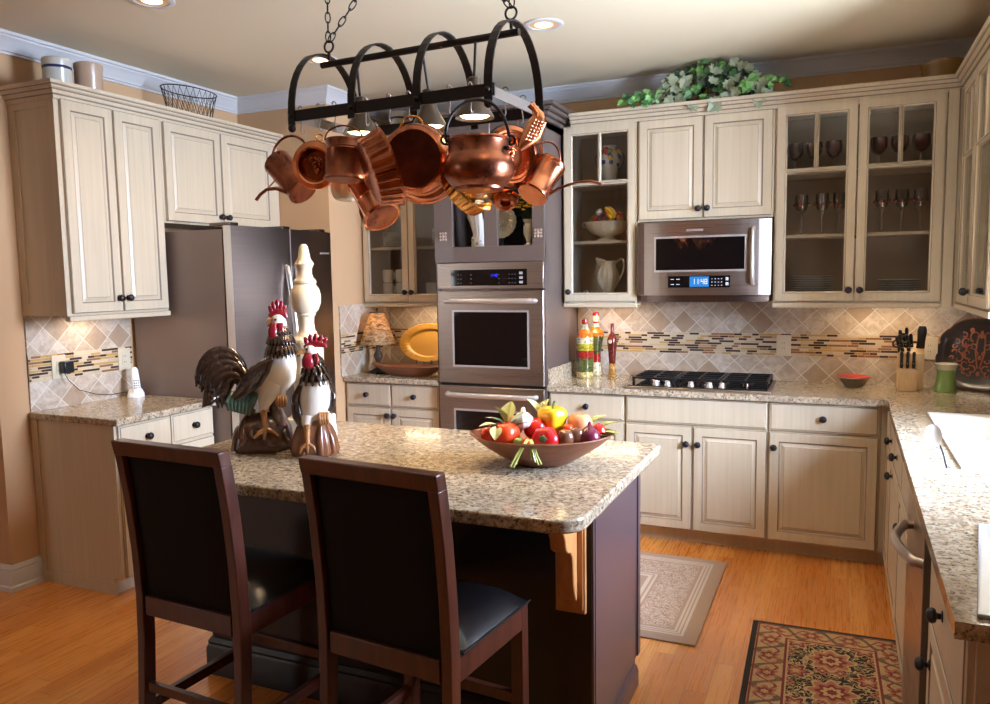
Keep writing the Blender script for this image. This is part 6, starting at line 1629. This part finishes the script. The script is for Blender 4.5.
# niche things
t = thing('white_statuette', 'white draped statuette in the left niche above the ovens', 'statuette', (-3.035, -.52, 1.768))
build('figure', MB().loft([(0, 0, 0), (.0, 0, .03), (.005, 0, .08), (-.005, 0, .14), (-.03, 0, .20), (-.035, 0, .26), (-.01, 0, .32), (.0, 0, .36)], [(.045, .04), (.048, .045), (.034, .03), (.036, .032), (.05, .045), (.044, .04), (.03, .03), (.02, .02)], 20), M['china'], t, smooth=True)
mb = MB()
for i in range(10): a = i * .63; mb.loft([(.042 * math.cos(a), .038 * math.sin(a), .01), (.030 * math.cos(a + .3), .028 * math.sin(a + .3), .09), (-.03 + .045 * math.cos(a + .7), .04 * math.sin(a + .7), .22)], [.010, .008, .008], 8)
for i in range(8): mb.ball((.04 * math.cos(i * .8), .04 * math.sin(i * .8), .03 + .012 * (i % 3)), .014, seg=8, rows=6)
build('drapery', mb, M['china'], t, smooth=True)
t = thing('relief_plate', 'white embossed plate standing in the right niche above the ovens', 'plate', (-2.965, -.34, 1.772))
A = axis((.25, -1, .15), (0, 0, .165)) @ Matrix.Scale(.86, 4)
mb = MB().lathe([(0, 0), (.08, 0), (.10, .008), (.128, .012), (.13, .008), (.1, .0), (0, -.008)], 64, A, flute=20, famp=.02)
rn = random.Random(5)
for i in range(60):
    a = rn.uniform(0, 2 * PI); r = rn.uniform(.02, .12); mb.ball((r * math.cos(a), r * math.sin(a), .006), (.010, .007, .006), 0, A, seg=8, rows=5)
build('plate', mb, M['cream_c'], t, smooth=True)
build('stand', MB().box(-.04, .04, -.03, .03, -.002, .058), M['plastic_b'], t)
t = thing('flower_vase', 'pale footed vase of yellow flowers in the right niche above the ovens', 'vase', (-2.700, -.50, 1.768))
build('vase', MB().lathe([(0, 0), (.028, 0), (.030, .006), (.014, .02), (.018, .04), (.034, .08), (.032, .12), (.024, .14), (.038, .165), (.034, .166), (0, .13)], 32), M['cream_c'], t, smooth=True)
fl = MB(); gr = MB(); rn = random.Random(8)
for i in range(26):
    a = rn.uniform(0, 2 * PI); r = rn.uniform(.01, .075); z = rn.uniform(.22, .33); p = (r * math.cos(a) - .01, r * math.sin(a), z)
    for k in range(6): aa = k * 1.05; fl.ball((p[0] + .010 * math.cos(aa), p[1] + .010 * math.sin(aa), p[2]), (.008, .008, .006), seg=6, rows=4)
    gr.tube([(0, 0, .15), (p[0] * .6, p[1] * .6, z * .7), p], .002, 5)
for i in range(40):
    a = rn.uniform(0, 2 * PI); d = (math.cos(a), math.sin(a), rn.uniform(-.4, .9)); leaf(gr, (rn.uniform(-.03, .03), rn.uniform(-.03, .03), rn.uniform(.17, .30)), d, rn.uniform(.04, .08), .012)
build('blossoms', fl, plain('yellow_blossom', lin(226, 178, 20), .5), t, 'yellow blossoms', smooth=True); build('foliage', gr, plain('dark_foliage', lin(50, 66, 32), .6), t)

# ---------------------------------------------------------------- on top of the cabinets
def crock(x, y, z, r, h, col, label, stripe=False, name='stoneware_crock'):
    t = thing(name, label, 'crock', (x, y, z))
    build('body', MB().lathe([(0, 0), (r * .93, 0), (r, .01), (r, h - .03), (r * 1.04, h - .022), (r * 1.04, h - .004), (r * .98, h), (r * .9, h - .01), (r * .88, .02), (0, .02)], 36), col, t, smooth=True)
    if stripe: build('stripe', MB().lathe([(r + .0005, h - .052), (r + .0015, h - .050), (r + .0015, h - .040), (r + .0005, h - .038)], 36), plain('cobalt_stripe', lin(36, 44, 84), .3), t, 'dark blue stripe', smooth=True)
wc = plain('crock_white', lin(196, 192, 180), .3, coat=.4); tc_ = plain('crock_tan', lin(178, 150, 126), .35, coat=.3, vary=.1)
crock(-4.545, -2.285, 2.498, .067, .205, wc, 'white crock with a dark blue stripe on the left wall cabinet', True)
crock(-4.525, -2.120, 2.498, .068, .215, tc_, 'plain tan crock beside the striped one on the left wall cabinet')
crock(-3.79, -.20, 2.511, .062, .235, wc, 'white crock with a blue stripe seen through the rack above the plate cabinet', True)
crock(-.425, -.19, 2.511, .105, .175, plain('olive_glaze', lin(150, 118, 70), .25, coat=.5, vary=.15, vscale=6), 'olive-brown crock on top of the right corner cabinets')
def wire_basket():
    t = thing('wire_basket', 'oval black wire basket on the cabinet over the refrigerator', 'basket', (-4.57, -1.375, 2.498), math.radians(90))
    def P(a, f_, z): return ((.150 + .050 * f_) * math.cos(a), (.075 + .035 * f_) * math.sin(a), z)
    w = MB(); h = .235; n = 26
    for k in range(n):
        for sg in (1, -1):
            pts = [P(2 * PI * k / n + sg * .50 * (i / 10), (i / 10) ** 1.5, .002 + h * i / 10) for i in range(11)]
            w.tube(pts, .0014, 5)
    build('wire_mesh', w, M['iron'], t, smooth=True)
    for z, r in ((h, .0035), (.004, .003)): 
        f_ = z / h
        build('hoop', MB().tube([P(2 * PI * k / 40, f_ ** 1.5, z) for k in range(40)], r, 6, closed=True), M['iron'], t, smooth=True)
    build('base', MB().prism([P(2 * PI * k / 32, 0, 0)[:2] for k in range(32)], .0005, .004), M['iron'], t)
    build('base_band', MB().tube([P(2 * PI * k / 40, .25, .09) for k in range(40)], .003, 6, closed=True), M['iron'], t, smooth=True)
wire_basket()
def ivy():
    t = thing('ivy_plant', 'bushy trailing green ivy in a basket on the cabinets above the microwave', 'plant', (-1.66, -.21, 2.511))
    build('basket', MB().lathe([(0, 0), (.10, 0), (.11, .01), (.14, .10), (.145, .11), (.135, .11), (0, .08)], 40, Matrix.Diagonal((1.6, .8, 1, 1)), flute=20, famp=.02), plain('dark_basket', lin(70, 48, 34), .7), t, smooth=True)
    rn = random.Random(21)
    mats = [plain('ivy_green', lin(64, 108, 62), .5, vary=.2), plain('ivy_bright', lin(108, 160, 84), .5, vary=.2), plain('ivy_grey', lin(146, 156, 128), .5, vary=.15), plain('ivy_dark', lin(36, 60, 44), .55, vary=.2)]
    outl = [(0, -.35), (.35, -.55), (.5, -.2), (.95, -.15), (.7, .12), (.9, .5), (.5, .5), (.35, .9), (0, 1.15), (-.35, .9), (-.5, .5), (-.9, .5), (-.7, .12), (-.95, -.15), (-.5, -.2), (-.35, -.55)]
    groups = [MB() for _ in mats]
    def lf_(c, nrm, s, gi):
        A = axis(nrm, c, x=(rn.uniform(-1, 1), rn.uniform(-.4, .4), rn.uniform(-1, 1)))
        pts = [(x * s * .55, y * s * .55, (abs(x) * .18 - .05 * y) * s) for x, y in outl]; n = len(pts)
        groups[gi].add([(0, 0, -.02 * s)] + pts, [(0, i + 1, (i + 1) % n + 1) for i in range(n)], 0, A)
    stems = MB()
    def inside(): 
        while 1:
            x = rn.uniform(-.27, .38); 
            zt = .300 * (1 - abs((x - .03) / .37) ** 3.0)
            z = rn.uniform(.03, max(.06, zt)); return x, rn.uniform(-.14, .12), z
    for i in range(520):
        x, y, z = inside()
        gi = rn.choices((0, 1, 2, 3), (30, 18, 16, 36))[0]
        big = gi == 2
        if big: y = -abs(y) - .03
        lf_((x, y, z), (rn.uniform(-.6, .6), -1, rn.uniform(-.2, .9)), rn.uniform(.065, .095) if big else rn.uniform(.034, .055), gi)
    for k in range(20):
        a = rn.uniform(-.35, .38); stems.tube([(a * .3, 0, .08), (a * .7, -.03, .16 + rn.uniform(0, .08)), (a, -.06, .10 + rn.uniform(-.05, .1))], .003, 5)
    def trail(pts, n, s0):
        stems.tube(pts, .0028, 5)
        for i in range(n):
            f_ = rn.random() * (len(pts) - 1); j = min(int(f_), len(pts) - 2); p = Vector(pts[j]).lerp(Vector(pts[j + 1]), f_ - j)
            lf_(p + Vector((rn.uniform(-.03, .03), rn.uniform(-.02, .0), rn.uniform(-.025, .03))), (rn.uniform(-.5, .5), -1, rn.uniform(0, .8)), rn.uniform(.036, .052), rn.choice((0, 1, 1)))
    trail([(-.25, -.08, .10), (-.33, -.17, .12), (-.38, -.215, .095), (-.44, -.22, .10)], 34, .03)
    trail([(-.26, -.1, .10), (-.30, -.20, .11), (-.33, -.235, .07)], 14, .03)
    trail([(.25, -.08, .14), (.38, -.14, .13), (.46, -.16, .12)], 18, .03)
    trail([(.2, -.1, .12), (.24, -.20, .105), (.25, -.235, .065)], 9, .03)
    for nm, g, m_ in zip(('foliage', 'bright_foliage', 'grey_foliage', 'dark_ivy_foliage'), groups, mats): build(nm, g, m_, t)  # last group holds the darkest leaf green, mixed in at random
    build('stems', stems, plain('ivy_stem', lin(80, 60, 40), .7), t)
ivy()
